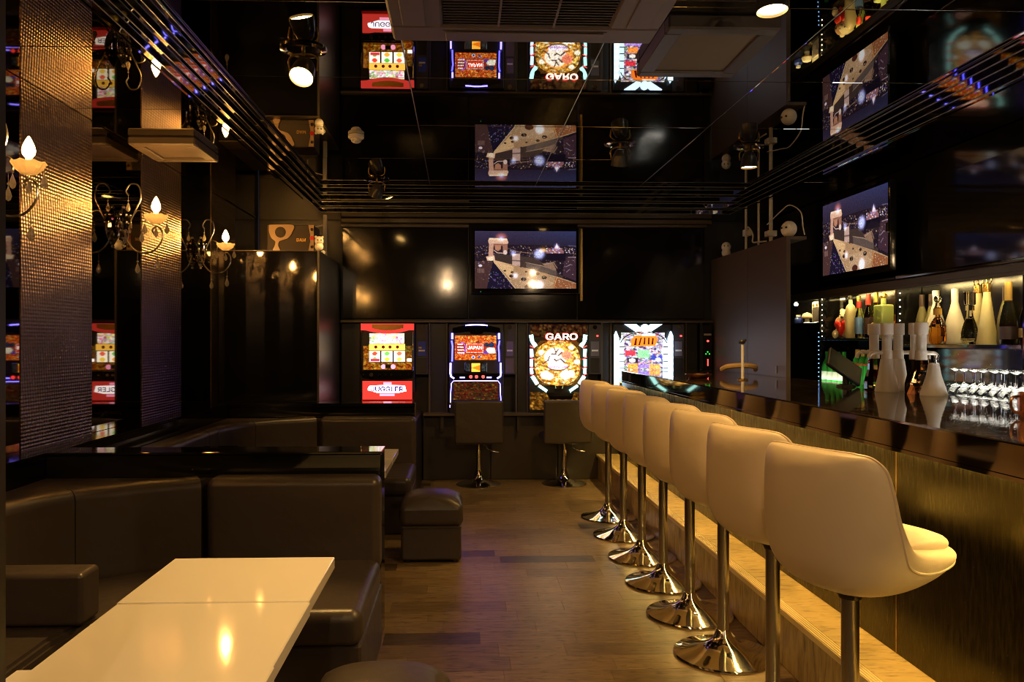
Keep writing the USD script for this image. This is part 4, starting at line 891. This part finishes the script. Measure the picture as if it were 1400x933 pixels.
# ================================================================== BACK BAR ON THE RIGHT
co = thing('column_cabinet', 'tall taupe column cabinet beside the back wall, right of the machines', 'column', (0, 0, 0))
obj('core', bb(2.562, 2.585, 6.225, 8.115, 0, 2.20), 'column_taupe', co); obj('top', bb(2.562, 2.72, 6.24, 8.115, 2.2005, 2.225, .002), 'column_taupe', co)
for y0, y1 in ((6.222, 7.072), (7.078, 8.115)):
    dr = obj('door', bb(2.55, 2.5615, y0, y1, 0, 2.225, .001), 'column_taupe', co)
    if y0 < 7: obj('pull', bb(2.544, 2.55, 6.40, 6.43, 1.14, 1.20, .002), 'dark_frame', dr)
figure('ghost_figurine', 'pale ghost-shaped figurine with black eyes on the near corner of the column', 'figurine', (2.615, 6.33, 2.2255), .15, 'cream_plush', -62, body=False)
figure('figurine', 'small white figurine on the far end of the column top', 'figurine', (2.62, 7.86, 2.2255), .11, 'white_ceramic', -20)
pp_ = thing('service_pipes', 'pale pipes and looped cables standing on top of the column', 'pipes', (0, 0, 0))
for x, y, r in ((2.66, 7.42, .012), (2.66, 7.10, .010), (2.70, 6.92, .016)):
    obj('pipe', cyl(r, .405, (x, y, 2.2255 + .2025)), 'white_pipe', pp_)
obj('cable', tube([(2.66, 7.42, 2.42), (2.62, 7.25, 2.44), (2.63, 7.16, 2.36), (2.65, 7.22, 2.30), (2.64, 7.06, 2.28), (2.66, 6.92, 2.27)], .007, 6, 6), 'white_pipe', pp_)
obj('cable', tube([(2.68, 6.95, 2.42), (2.66, 6.60, 2.48), (2.66, 6.42, 2.50), (2.68, 6.26, 2.42), (2.69, 6.24, 2.30), (2.70, 6.23, 2.235)], .005, 6, 6), 'white_pipe', pp_)
obj('junction_box', [rb(2.64, 2.70, 7.38, 7.46, 2.38, 2.44, .005), rb(2.66, 2.74, 6.88, 6.97, 2.31, 2.36, .005)], 'white_pipe', pp_)

sh = thing('bottle_shelf', 'black back-bar shelf unit with lit compartments for bottles', 'shelf unit', (0, 0, 0))
obj('back_panel', bb(3.12, 3.195, .6, 6.215, 1.0605, 1.80, .001), 'mirror_bar', sh, smooth=False); obj('back_panel', bb(3.145, 3.195, 6.22, 7.6, .9, 1.80, .001), 'speckle_glass', sh, smooth=False)
posts = (6.525, 5.355, 4.115, 2.9)
for y in posts: obj('post', bb(2.95, 3.1185, y - .013, y + .013, 1.0605, 1.768, .002), 'black_gloss', sh)
obj('top_board', [bb(2.945, 3.2, .6, 7.6, 1.769, 1.812, .003), bb(2.945, 2.952, .6, 7.6, 1.747, 1.7695, .001)], 'dark_frame', sh)
obj('top_rail', [tube([(2.955, .6, 1.83), (2.955, 5.35, 1.83)], .013, 8), tube([(2.955, 5.37, 1.828), (2.955, 7.4, 1.828)], .010, 8)], 'dark_chrome', sh)
obj('shelf_board', bb(2.945, 3.14, 6.54, 7.6, 1.538, 1.556, .002), 'black_gloss', sh)
obj('shelf_board', bb(2.945, 3.12, 5.37, 6.51, 1.403, 1.423, .002), 'black_gloss', sh)
obj('shelf_board', bb(2.945, 3.12, 4.13, 5.34, 1.357, 1.379, .002), 'black_gloss', sh)
obj('shelf_board', bb(2.945, 3.12, 2.915, 4.10, 1.357, 1.379, .002), 'black_gloss', sh)
for y0, y1 in ((6.56, 7.3), (5.40, 6.49), (4.16, 5.31), (2.94, 4.08)):
    obj('light_strip', bb(2.956, 2.966, y0, y1, 1.7635, 1.7685), 'led_warm', sh, 'warm LED strip')
obj('light_dots', [ball(.0045, (2.956, 6.49, 1.44 + .043 * k), n=1) for k in range(8)] + [ball(.0045, (2.956, 5.32, 1.40 + .046 * k), n=1) for k in range(8)], 'led_point', sh)
obj('light_dots', [ball(.0045, (2.945, 6.525, 1.00 + .036 * k), n=1) for k in range(14)], 'led_cool', sh)
obj('corner_bulb', ball(.018, (3.05, 7.22, 1.735)), 'led_point', sh)
wc = thing('back_counter', 'black work counter behind the bar with a lit plate under the glasses', 'counter', (0, 0, 0))
obj('top', bb(2.70, 3.118, .6, 6.51, 1.035, 1.060, .002), 'black_gloss', wc); obj('body', bb(2.74, 3.118, .6, 6.51, 0, 1.034), 'black_satin', wc)
obj('light_plate', bb(2.72, 2.935, 3.15, 4.62, 1.0605, 1.066), 'lit_counter', wc, 'white lit plate'); obj('light_plate', bb(2.90, 2.93, 5.80, 6.49, 1.0605, 1.066), 'lit_counter_dim', wc, 'dim lit strip')
obj('splash_panel', bb(3.09, 3.118, 4.2, 5.62, 1.061, 1.35, .001), 'speckle_glass', wc, smooth=False)

def bottle(name, label, loc, prof, glass, neck=None, lab=None, n=28, group=None, rz=0, body_smooth=40, extra=None, cat='bottle'):
    """prof: (radius, height) outline of the glass; neck: (radius, z0, z1, material); lab: (z0, z1, radius, material)"""
    t = thing(name, label, cat, loc, rz, group)
    obj('glass', lathe([(0, 0.0)] + prof + [(0, prof[-1][1])], n), glass, t, smooth=body_smooth)
    if neck: obj('cap', lathe([(0, neck[1]), (neck[0], neck[1]), (neck[0] * .96, neck[2]), (0, neck[2])], 20), neck[3], t)
    if lab: obj('label', lathe([(lab[2] - .002, lab[0]), (lab[2], lab[0]), (lab[2], lab[1]), (lab[2] - .002, lab[1])], 28), lab[3], t)
    if extra: extra(t)
    return t
def std(r, h, rn=.014, sh_=.58, zn=.78): return [(r * .96, 0), (r, .008), (r, h * sh_), (r * .85, h * (sh_ + .05)), (rn * 1.5, h * (zn - .06)), (rn, h * zn), (rn, h)]
ZA, ZB, ZD = 1.5562, 1.4233, 1.3793
# compartment by the column
jar = bottle('jar', 'small round blue jar on the shelf next to the column', (3.02, 7.10, ZA), [(.026, 0), (.036, .012), (.036, .04), (.022, .055), (.022, .06)], 'blue_glaze', (.020, .0602, .078, 'white_ceramic'), cat='jar')
mu = thing('ornament', 'small mushroom-shaped ornament beside the blue jar', 'ornament', (3.02, 6.92, ZA)); obj('stem', lathe([(0, 0), (.022, 0), (.016, .045), (0, .045)]), 'white_ceramic', mu); obj('cap', lathe([(0, .045), (.045, .045), (.046, .055), (.034, .082), (0, .095)]), 'white_ceramic', mu); obj('band', lathe([(.035, .040), (.0455, .0445), (.0465, .054), (.040, .056)]), 'tan_plush', mu)
ow = thing('ornament', 'white owl-faced box ornament behind the grey card', 'ornament', (3.07, 6.80, ZA)); obj('body', rb(-.03, .03, -.075, .075, 0, .185, .015), 'white_ceramic', ow); obj('eye', [cyl(.018, .004, (-.031, s_ * .035, .15), 'x') for s_ in (-1, 1)], 'tan_plush', ow); obj('pupil', [cyl(.008, .004, (-.034, s_ * .035, .15), 'x') for s_ in (-1, 1)], 'cap_black', ow)
gc = thing('card', 'plain grey card standing at the end of the shelf by the post', 'card', (2.985, 6.645, ZA)); obj('sheet', bb(-.006, .006, -.075, .075, 0, .13, .001), 'grey_card', gc)
# compartment with the bear
be = thing('teddy_bear', 'white teddy bear holding a red heart on the bottle shelf', 'teddy bear', (3.055, 6.27, ZB), -66)
obj('body', ball(.062, (0, .01, .062), (.95, .85, 1)), 'cream_plush', be); obj('head', ball(.055, (0, 0, .172), (1.05, .95, 1)), 'cream_plush', be)
obj('ear', [ball(.020, (q * .045, .005, .215)) for q in (-1, 1)], 'cream_plush', be); obj('nose', ball(.011, (0, -.055, .165)), 'cap_black', be); obj('eye', [ball(.006, (q * .022, -.049, .185), n=1) for q in (-1, 1)], 'cap_black', be)
obj('foot', [ball(.030, (q * .062, -.055, .031), (.8, .8, 1.1)) for q in (-1, 1)], 'cream_plush', be)
hp = [(.062 * 16 * math.sin(t_) ** 3 / 16, .062 * (13 * math.cos(t_) - 5 * math.cos(2 * t_) - 2 * math.cos(3 * t_) - math.cos(4 * t_)) / 16) for t_ in np.linspace(0, 2 * math.pi, 48, endpoint=False)]
hm = []
for k, dz in ((.35, .030), (.75, .022), (.95, .010), (1.0, 0), (.95, -.008)): hm += [(x * k, y * k, dz) for x, y in hp]
hh = tm(m3.Manifold.batch_hull([m3.Manifold.sphere(.026, 16).translate((q * .028, .022, 0)) for q in (-1,)] + [m3.Manifold.sphere(.008, 10).translate((0, -.05, 0))]) + m3.Manifold.batch_hull([m3.Manifold.sphere(.026, 16).translate((.028, .022, 0)), m3.Manifold.sphere(.008, 10).translate((0, -.05, 0))]))
hh.apply_scale([1.15, 1.15, .8]); obj('heart', face_front(hh, 0, -.062, .085), 'red_gloss', be, 'red heart')
figure('plush_toy', 'brown round plush toy in the shade behind the bear', 'toy', (3.085, 6.41, ZB), .13, 'tan_plush', -60)
bottle('liquor_bottle', 'frosted pale yellow bottle with dark cap beside the bear', (2.995, 6.085, ZB), [(.034, 0), (.036, .01), (.043, .20), (.030, .245), (.015, .262), (.014, .31)], 'frost_cream', (.016, .295, .325, 'cap_black'))
bottle('liquor_bottle', 'lime green bottle with dark printed label', (3.075, 6.115, ZB), [(.041, 0), (.042, .01), (.042, .13), (.022, .22), (.014, .25), (.013, .30)], 'frost_lime', (.015, .29, .325, 'cap_gold'), (.015, .115, .0435, 'label_dark'))
bottle('liquor_bottle', 'clear bottle with blue and white label and red neck', (2.99, 5.945, ZB), std(.027, .27, .013), 'clear_glass', (.018, .225, .275, 'cap_red'), (.03, .155, .0285, 'label_blue'))
bottle('liquor_bottle', 'dark brown bottle with tall red cap on the bear shelf', (3.03, 5.885, ZB), std(.030, .30, .013), 'dark_glass', (.019, .245, .325, 'cap_red'), (.03, .15, .0315, 'label_dark'))
bottle('liquor_bottle', 'cream liqueur bottle with gold cap and dark landscape label', (3.045, 5.80, ZB), std(.042, .30, .015, .50, .74), 'amber_glass', (.018, .26, .335, 'cap_gold'), (.012, .155, .0435, 'label_dark'), extra=lambda t: obj('emblem', ball(.026, (-.036, -.024, .085), (.4, 1, 1.1)), 'label_cream', t))
gs = thing('liquor_bottle', 'square pale green bottle with leafy pattern and round stopper', 'bottle', (3.01, 5.63, ZB)); obj('glass', [rb(-.045, .045, -.062, .062, 0, .235, .012), cyl(.017, .05, (0, 0, .255))], 'frost_green', gs); obj('stopper', ball(.026, (0, 0, .298), (1, 1, .9)), 'cap_gold', gs); obj('leaf', [ball(.010, (-.046, RNG.uniform(-.05, .05), RNG.uniform(.02, .21)), (.2, 1, 1.3), 1) for _ in range(26)], 'frost_lime', gs)
bottle('liquor_bottle', 'short orange bottle at the right end of the bear shelf', (3.06, 5.545, ZB), std(.024, .155, .012), 'orange_card', (.013, .15, .165, 'cap_gold'))
# compartment with the decanters
champ = [(.042, 0), (.044, .01), (.044, .11), (.040, .15), (.026, .215), (.016, .25), (.015, .315)]
d0 = bottle('champagne_bottle', 'olive champagne bottle in the shade at the left of the decanter shelf', (3.08, 5.27, ZD), champ, 'olive_bottle', (.0175, .25, .33, 'label_dark'), group='olive champagne bottles on the decanter shelf')
dup(d0, (3.09, 5.180, ZD), 0, 'olive champagne bottle right behind the first one on the decanter shelf')
wd = bottle('porcelain_bottle', 'white porcelain bottle left of the amber decanter', (3.062, 5.085, ZD), [(.052, 0), (.056, .01), (.056, .10), (.050, .145), (.028, .225), (.019, .265), (.020, .315), (.021, .32), (.020, .345)], 'white_ceramic', group='white porcelain bottles on the decanter shelf')
dup(wd, (3.062, 4.885, ZD), 0, 'white porcelain bottle between the amber and the dark decanter')
def flat(m): m.apply_scale([.58, 1, 1]); return m
cg = thing('decanter', 'amber cognac decanter with round glass stopper', 'decanter', (2.99, 4.945, ZD))
obj('glass', flat(lathe([(0, .0), (.055, .0), (.070, .02), (.074, .06), (.066, .105), (.045, .14), (.022, .165), (.018, .20), (0, .20)], 12)), 'amber_glass', cg, smooth=False); obj('collar', lathe([(0, .185), (.026, .185), (.026, .225), (0, .225)], 20), 'gold_metal', cg); obj('shoulder', flat(lathe([(.067, .107), (.070, .110), (.046, .147), (.026, .170), (.023, .168)], 24)), 'crystal', cg)
obj('stopper', [lathe([(0, .225), (.022, .225), (.014, .245), (.012, .26), (0, .262)], 16), ball(.024, (0, 0, .284))], 'crystal', cg, smooth=False)
dd = thing('decanter', 'dark faceted decanter with clear block stopper', 'decanter', (2.995, 4.635, ZD))
obj('glass', flat(lathe([(0, .0), (.045, .0), (.066, .03), (.064, .075), (.046, .125), (.026, .165), (.022, .20), (0, .20)], 10)), 'clear_glass', dd, smooth=False); obj('core', flat(lathe([(0, .035), (.044, .035), (.050, .055), (.046, .085), (.034, .125), (.022, .15), (0, .15)], 10)), 'dark_glass', dd, smooth=False)
obj('studs', [ball(.004, (.034 * math.cos(a_) * (1 - .35 * (h_ / .12)), .058 * math.sin(a_) * (1 - .35 * (h_ / .12)), .03 + h_), n=1) for a_, h_ in zip(RNG.uniform(0, 6.28, 30), RNG.uniform(0, .08, 30))], 'gold_metal', dd)
obj('stopper', [cyl(.024, .03, (0, 0, .215), n=8), rb(-.024, .024, -.024, .024, .232, .312, .006)], 'crystal', dd, smooth=False)
def winged(t):
    obj('ring', [tube([(0, q * .020 + .020 * math.cos(a_), .372 + .020 * math.sin(a_)) for a_ in np.linspace(0, 2 * math.pi, 17)], .004, 6) for q in (-1, 1)], 'gold_metal', t)
wg = bottle('liqueur_bottle', 'tall frosted yellow-green bottle with twin-ring stopper', (3.045, 4.555, ZD), [(.054, 0), (.056, .008), (.020, .28), (.018, .31)], 'frost_cream', (.022, .305, .352, 'gold_metal'), extra=winged, group='tall frosted bottles with ring stoppers')
dup(wg, (3.088, 4.70, ZD), 0, 'tall frosted bottle with ring stopper behind the dark decanter')
d1 = dup(d0, (3.09, 4.46, ZD), 0, 'olive champagne bottle in the shade right of the tall frosted bottle')
dc = bottle('champagne_bottle', 'black champagne bottle with dark foil and ornate label near the right edge', (2.995, 4.30, ZD), champ, 'dark_glass', (.0185, .235, .345, 'cap_gold'), (.03, .10, .0452, 'label_dark'))
bottle('champagne_bottle', 'pink-red champagne bottle at the right edge of the photo', (3.06, 4.235, ZD), champ, 'rose_glass', (.0185, .245, .335, 'cap_red'), (.04, .09, .0452, 'label_cream'))

# bottles on the work counter below
sake = [(.042, 0), (.044, .01), (.044, .13), (.030, .17), (.016, .20), (.015, .24)]
ZW = 1.0603
g0 = bottle('sake_bottle', 'green bottle with white label, leftmost of the row behind the bar', (2.985, 6.455, ZW), sake, 'sake_green', (.0165, .236, .255, 'sake_green'), (.03, .095, .0452, 'label_white'), group='green bottles with white labels on the work counter')
for k, y in enumerate((6.36, 6.265, 6.17)): dup(g0, (2.985, y, ZW), 0, f'green bottle with white label, {["second", "third", "fourth"][k]} from the left of the row')
gg = bottle('sake_bottle', 'green bottle with gold foil neck, left of three behind the dark monitor', (3.072, 6.13, ZW), [(.038, 0), (.040, .01), (.040, .16), (.030, .20), (.017, .225), (.016, .26)], 'sake_green', (.0185, .215, .275, 'cap_gold'), (.155, .168, .0412, 'cap_red'), group='green bottles with gold foil necks')
for k, y in enumerate((6.04, 5.95)): dup(gg, (3.072, y, ZW), 0, f'green bottle with gold foil neck, {["middle", "right"][k]} of three behind the dark monitor')
mo = thing('order_monitor', 'dark tilted touch monitor on the bar counter', 'monitor', (2.44, 5.02, 1.1105), 0)
obj('foot', lathe([(0, 0), (.06, 0), (.055, .010), (.02, .02), (.018, .075), (0, .075)]), 'fixture_black', mo)
scr = bb(-.125, .125, -.012, .012, -.085, .085, .006); scr.apply_transform(TM([-.01, 0, .125]) @ RM(math.radians(34), [0, 1, 0]) @ RM(math.radians(-42), [1, 0, 0])); obj('housing', scr, 'black_satin', mo)
gl = thing('wine_glass', 'upside-down wine glass, first from the left in the front row of the lit cluster', 'wine glass', (2.76, 4.40, 1.0663), 0, 'upside-down wine glasses on the lit plate')
obj('bowl', lathe([(.030, 0), (.037, .035), (.036, .06), (.026, .085), (.006, .098), (.0, .099), (.0, .097), (.004, .096), (.0245, .083), (.0345, .06), (.0355, .035), (.0285, 0), (.030, 0)], 20), 'clear_glass', gl); obj('stem', lathe([(0, .098), (.005, .098), (.0035, .12), (.004, .165), (0, .165)], 10), 'clear_glass', gl); obj('foot', lathe([(0, .165), (.006, .166), (.030, .177), (.0335, .179), (.0335, .181), (0, .181)], 20), 'clear_glass', gl)
k = 0
ordn = ('first', 'second', 'third', 'fourth', 'fifth', 'sixth', 'seventh')
for i, x in enumerate((2.76, 2.835, 2.905)):
    for j in range(7):
        if (i, j) == (0, 0): continue
        dup(gl, (x + RNG.uniform(-.004, .004), 4.40 - .083 * j + .04 * (i % 2), 1.0663), RNG.uniform(0, 90), f'upside-down wine glass, {ordn[j]} from the left in the {("front", "middle", "back")[i]} row of the lit cluster')
tg = thing('tumbler', 'upside-down tumbler left of the wine glasses', 'tumbler', (2.79, 4.560, 1.0663), 0, 'upside-down tumblers beside the wine glasses'); obj('glass', lathe([(.034, 0), (.028, .095), (.0, .097), (.0, .088), (.026, .086), (.032, 0), (.034, 0)], 18), 'clear_glass', tg)
dup(tg, (2.747, 4.480, 1.0663), 0, 'upside-down tumbler touching the first wine glasses')

# things on the bar counter
ZT = 1.1103
def pump(name, label, x, y, frosted_, first=None, rz=0):
    if first is not None: return dup(first, (x, y, ZT), rz, label)
    t = thing(name, label, 'dispenser', (x, y, ZT), rz, 'white-topped drink dispensers')
    if frosted_: obj('flask', lathe([(0, 0), (.062, 0), (.064, .006), (.060, .03), (.046, .10), (.036, .17), (.034, .185), (0, .185)], 28), 'frost_grey', t)
    else: obj('flask', lathe([(0, 0), (.052, 0), (.055, .006), (.055, .05), (.048, .08), (.036, .12), (.033, .185), (0, .185)], 9), 'brown_glass', t, smooth=False)
    obj('collar', cyl(.031, .05, (0, 0, .211)), 'pump_plastic', t); obj('chamber', cyl(.026, .10, (0, 0, .284), n=24), 'frost_grey', t)
    obj('cap', lathe([(0, .325), (.033, .325), (.0345, .328), (.0345, .388), (.032, .392), (0, .392)], 32), 'pump_plastic', t)
    obj('spout', tube([(-.02, 0, .222), (-.07, 0, .224), (-.095, 0, .215), (-.105, 0, .190)], .011, 8, 3), 'pump_plastic', t)
    return t
p0 = pump('drink_dispenser', 'frosted dispenser with white cap, left front on the counter', 2.425, 4.50, True)
pump('', 'frosted dispenser with white cap, right of the first frosted one', 2.545, 4.60, True, p0, 150)
pb = pump('drink_dispenser', 'brown glass dispenser at the left of the group', 2.455, 4.70, False)
pump('', 'brown glass dispenser right of the frosted dispensers', 2.575, 4.475, False, pb, 165)
pump('', 'brown glass dispenser nearest the frosted carafe', 2.535, 4.345, False, pb, 190)
cr = thing('carafe', 'frosted carafe with clear neck standing alone right of the dispensers', 'carafe', (2.50, 4.17, ZT)); obj('body', lathe([(0, 0), (.066, 0), (.067, .008), (.054, .05), (.036, .11), (.026, .17), (0, .17)], 28), 'frost_grey', cr); obj('neck', lathe([(.024, .1705), (.027, .175), (.030, .215), (.027, .215), (.022, .175)], 20), 'clear_glass', cr)
oc = thing('price_card', 'small folded orange card between the dispensers', 'card', (2.47, 4.34, ZT), 25); obj('sheet', extr(Polygon([(-.030, 0), (.030, 0), (0, .045)]), .02), 'orange_card', oc)
for pr in oc.GetChildren(): UsdGeom.Xformable(pr).AddRotateXOp().Set(90.0)
mug = thing('copper_mug', 'copper mug at the right edge of the bar counter', 'mug', (2.165, 2.98, ZT)); obj('cup', lathe([(0, 0), (.036, 0), (.044, .01), (.046, .06), (.042, .095), (.039, .095), (.042, .06), (.040, .012), (0, .008)], 28), 'copper', mug); obj('handle', tube([(-.042, 0, .08), (-.075, 0, .075), (-.08, 0, .045), (-.065, 0, .02), (-.044, 0, .018)], .005, 8, 5), 'copper', mug)
mc = thing('microphone_stand', 'white upright rod with black clip on the bar counter near the column', 'stand', (2.09, 5.90, ZT)); obj('foot', lathe([(0, 0), (.04, 0), (.038, .008), (.015, .014), (0, .014)]), 'gold_metal', mc); obj('rod', cyl(.011, .25, (0, 0, .138)), 'steel_white', mc); obj('clip', [ball(.02, (0, 0, .285), (1.2, 1, .9)), tube([(-.03, 0, .275), (.025, 0, .30)], .009)], 'fixture_black', mc)
ch = thing('staff_chair', 'tan chair with curved back behind the bar counter', 'chair', (2.30, 6.55, 0)); 
obj('backrest', tube([(-.14, .04, 1.165), (-.11, -.02, 1.19), (0, -.05, 1.20), (.11, -.02, 1.19), (.14, .04, 1.165)], .022, 8, 4), 'tan_vinyl', ch)
tb = thing('tray', 'small crumpled foil tray with snacks on the counter', 'tray', (1.83, 6.15, ZT)); 
tp = lathe([(0, .002), (.07, .002), (.10, .028), (.104, .030), (.10, .034), (.066, .008), (0, .006)], 26); tp.vertices[:, 2] += .006 * np.abs(np.sin(9 * np.arctan2(tp.vertices[:, 1], tp.vertices[:, 0]))) * (tp.vertices[:, 2] > .02); obj('foil', tp, 'copper', tb, smooth=False)

# ================================================================== CEILING THINGS
ac = thing('air_conditioner', 'grey four-way ceiling air conditioner at the top of the photo', 'air conditioner', (.255, 2.83, ZC))
obj('panel', [bb(-.535, .535, -.485, .485, -.075, -.002, .012)], 'ac_plastic', ac)
obj('face_panel', [bb(-.53, .53, .32, .475, -.112, -.076, .010), bb(-.53, .53, -.475, -.32, -.112, -.076, .010), bb(-.53, -.325, -.32, .32, -.112, -.076, .010), bb(.325, .53, -.32, .32, -.112, -.076, .010)], 'ac_plastic', ac)
gw = obj('grille_well', bb(-.325, .325, -.32, .32, -.085, -.0755), 'ac_dark', ac)
for k in range(26): obj('slat', bb(-.322, .322, -.312 + k * .0243, -.304 + k * .0243, -.109, -.086, .001), 'ac_dark', gw, smooth=False)
obj('rib', [bb(x - .004, x + .004, -.318, .318, -.1105, -.0865) for x in (-.108, .108)], 'ac_plastic', gw)
for s_ in (-1, 1):
    obj('louver', bb(-.315, .315, s_ * .405 - .045, s_ * .405 + .045, -.118, -.1125, .002), 'ac_plastic', ac); obj('louver', bb(s_ * .435 - .045, s_ * .435 + .045, -.30, .30, -.118, -.1125, .002), 'ac_plastic', ac)
    obj('louver_gap', bb(-.325, .325, s_ * .352 - .003, s_ * .352 + .003, -.1135, -.111), 'ac_dark', ac)
def ceiling_panel(label, loc, w, d, th, frame, mesh_):
    t = thing('ceiling_speaker', label, 'ceiling speaker', loc)
    obj('frame', [bb(-w / 2, w / 2, -d / 2, -d / 2 + .07, -th, 0, .008), bb(-w / 2, w / 2, d / 2 - .07, d / 2, -th, 0, .008), bb(-w / 2, -w / 2 + .07, -d / 2 + .07, d / 2 - .07, -th, 0, .004), bb(w / 2 - .07, w / 2, -d / 2 + .07, d / 2 - .07, -th, 0, .004)], frame, t)
    obj('grille', bb(-w / 2 + .07, w / 2 - .07, -d / 2 + .07, d / 2 - .07, -th + .012, -.002), mesh_, t)
ceiling_panel('square dark ceiling speaker panel right of the air conditioner', (1.085, 3.565, ZC - .0005), .47, .61, .06, 'panel_grey', 'mesh_brown')
ceiling_panel('brown flat ceiling speaker panel on the left soffit above the sconces', (-1.80, 5.14, ZS - .0065), .40, .48, .05, 'taupe', 'taupe')
sd = thing('smoke_detector', 'white smoke detector on the mirrored ceiling', 'smoke detector', (-.68, 5.26, ZC)); obj('base', lathe([(0, -.001), (.052, -.001), (.052, -.018), (.046, -.024), (0, -.024)]), 'white_plastic', sd); obj('sensor', lathe([(0, -.0242), (.036, -.0242), (.032, -.042), (.02, -.050), (0, -.050)]), 'white_plastic', sd)
# doorway post close to the camera
dp = thing('door_post', 'dark wooden post at the left edge of the photo, close to the camera', 'post', (-.778, 1.25, 0)); obj('shaft', bb(-.06, .06, -.05, .05, .002, ZC - .014, .004), 'dark_wood', dp); obj('plinth', bb(-.064, .064, -.054, .054, 0, .10, .003), 'dark_wood', dp)
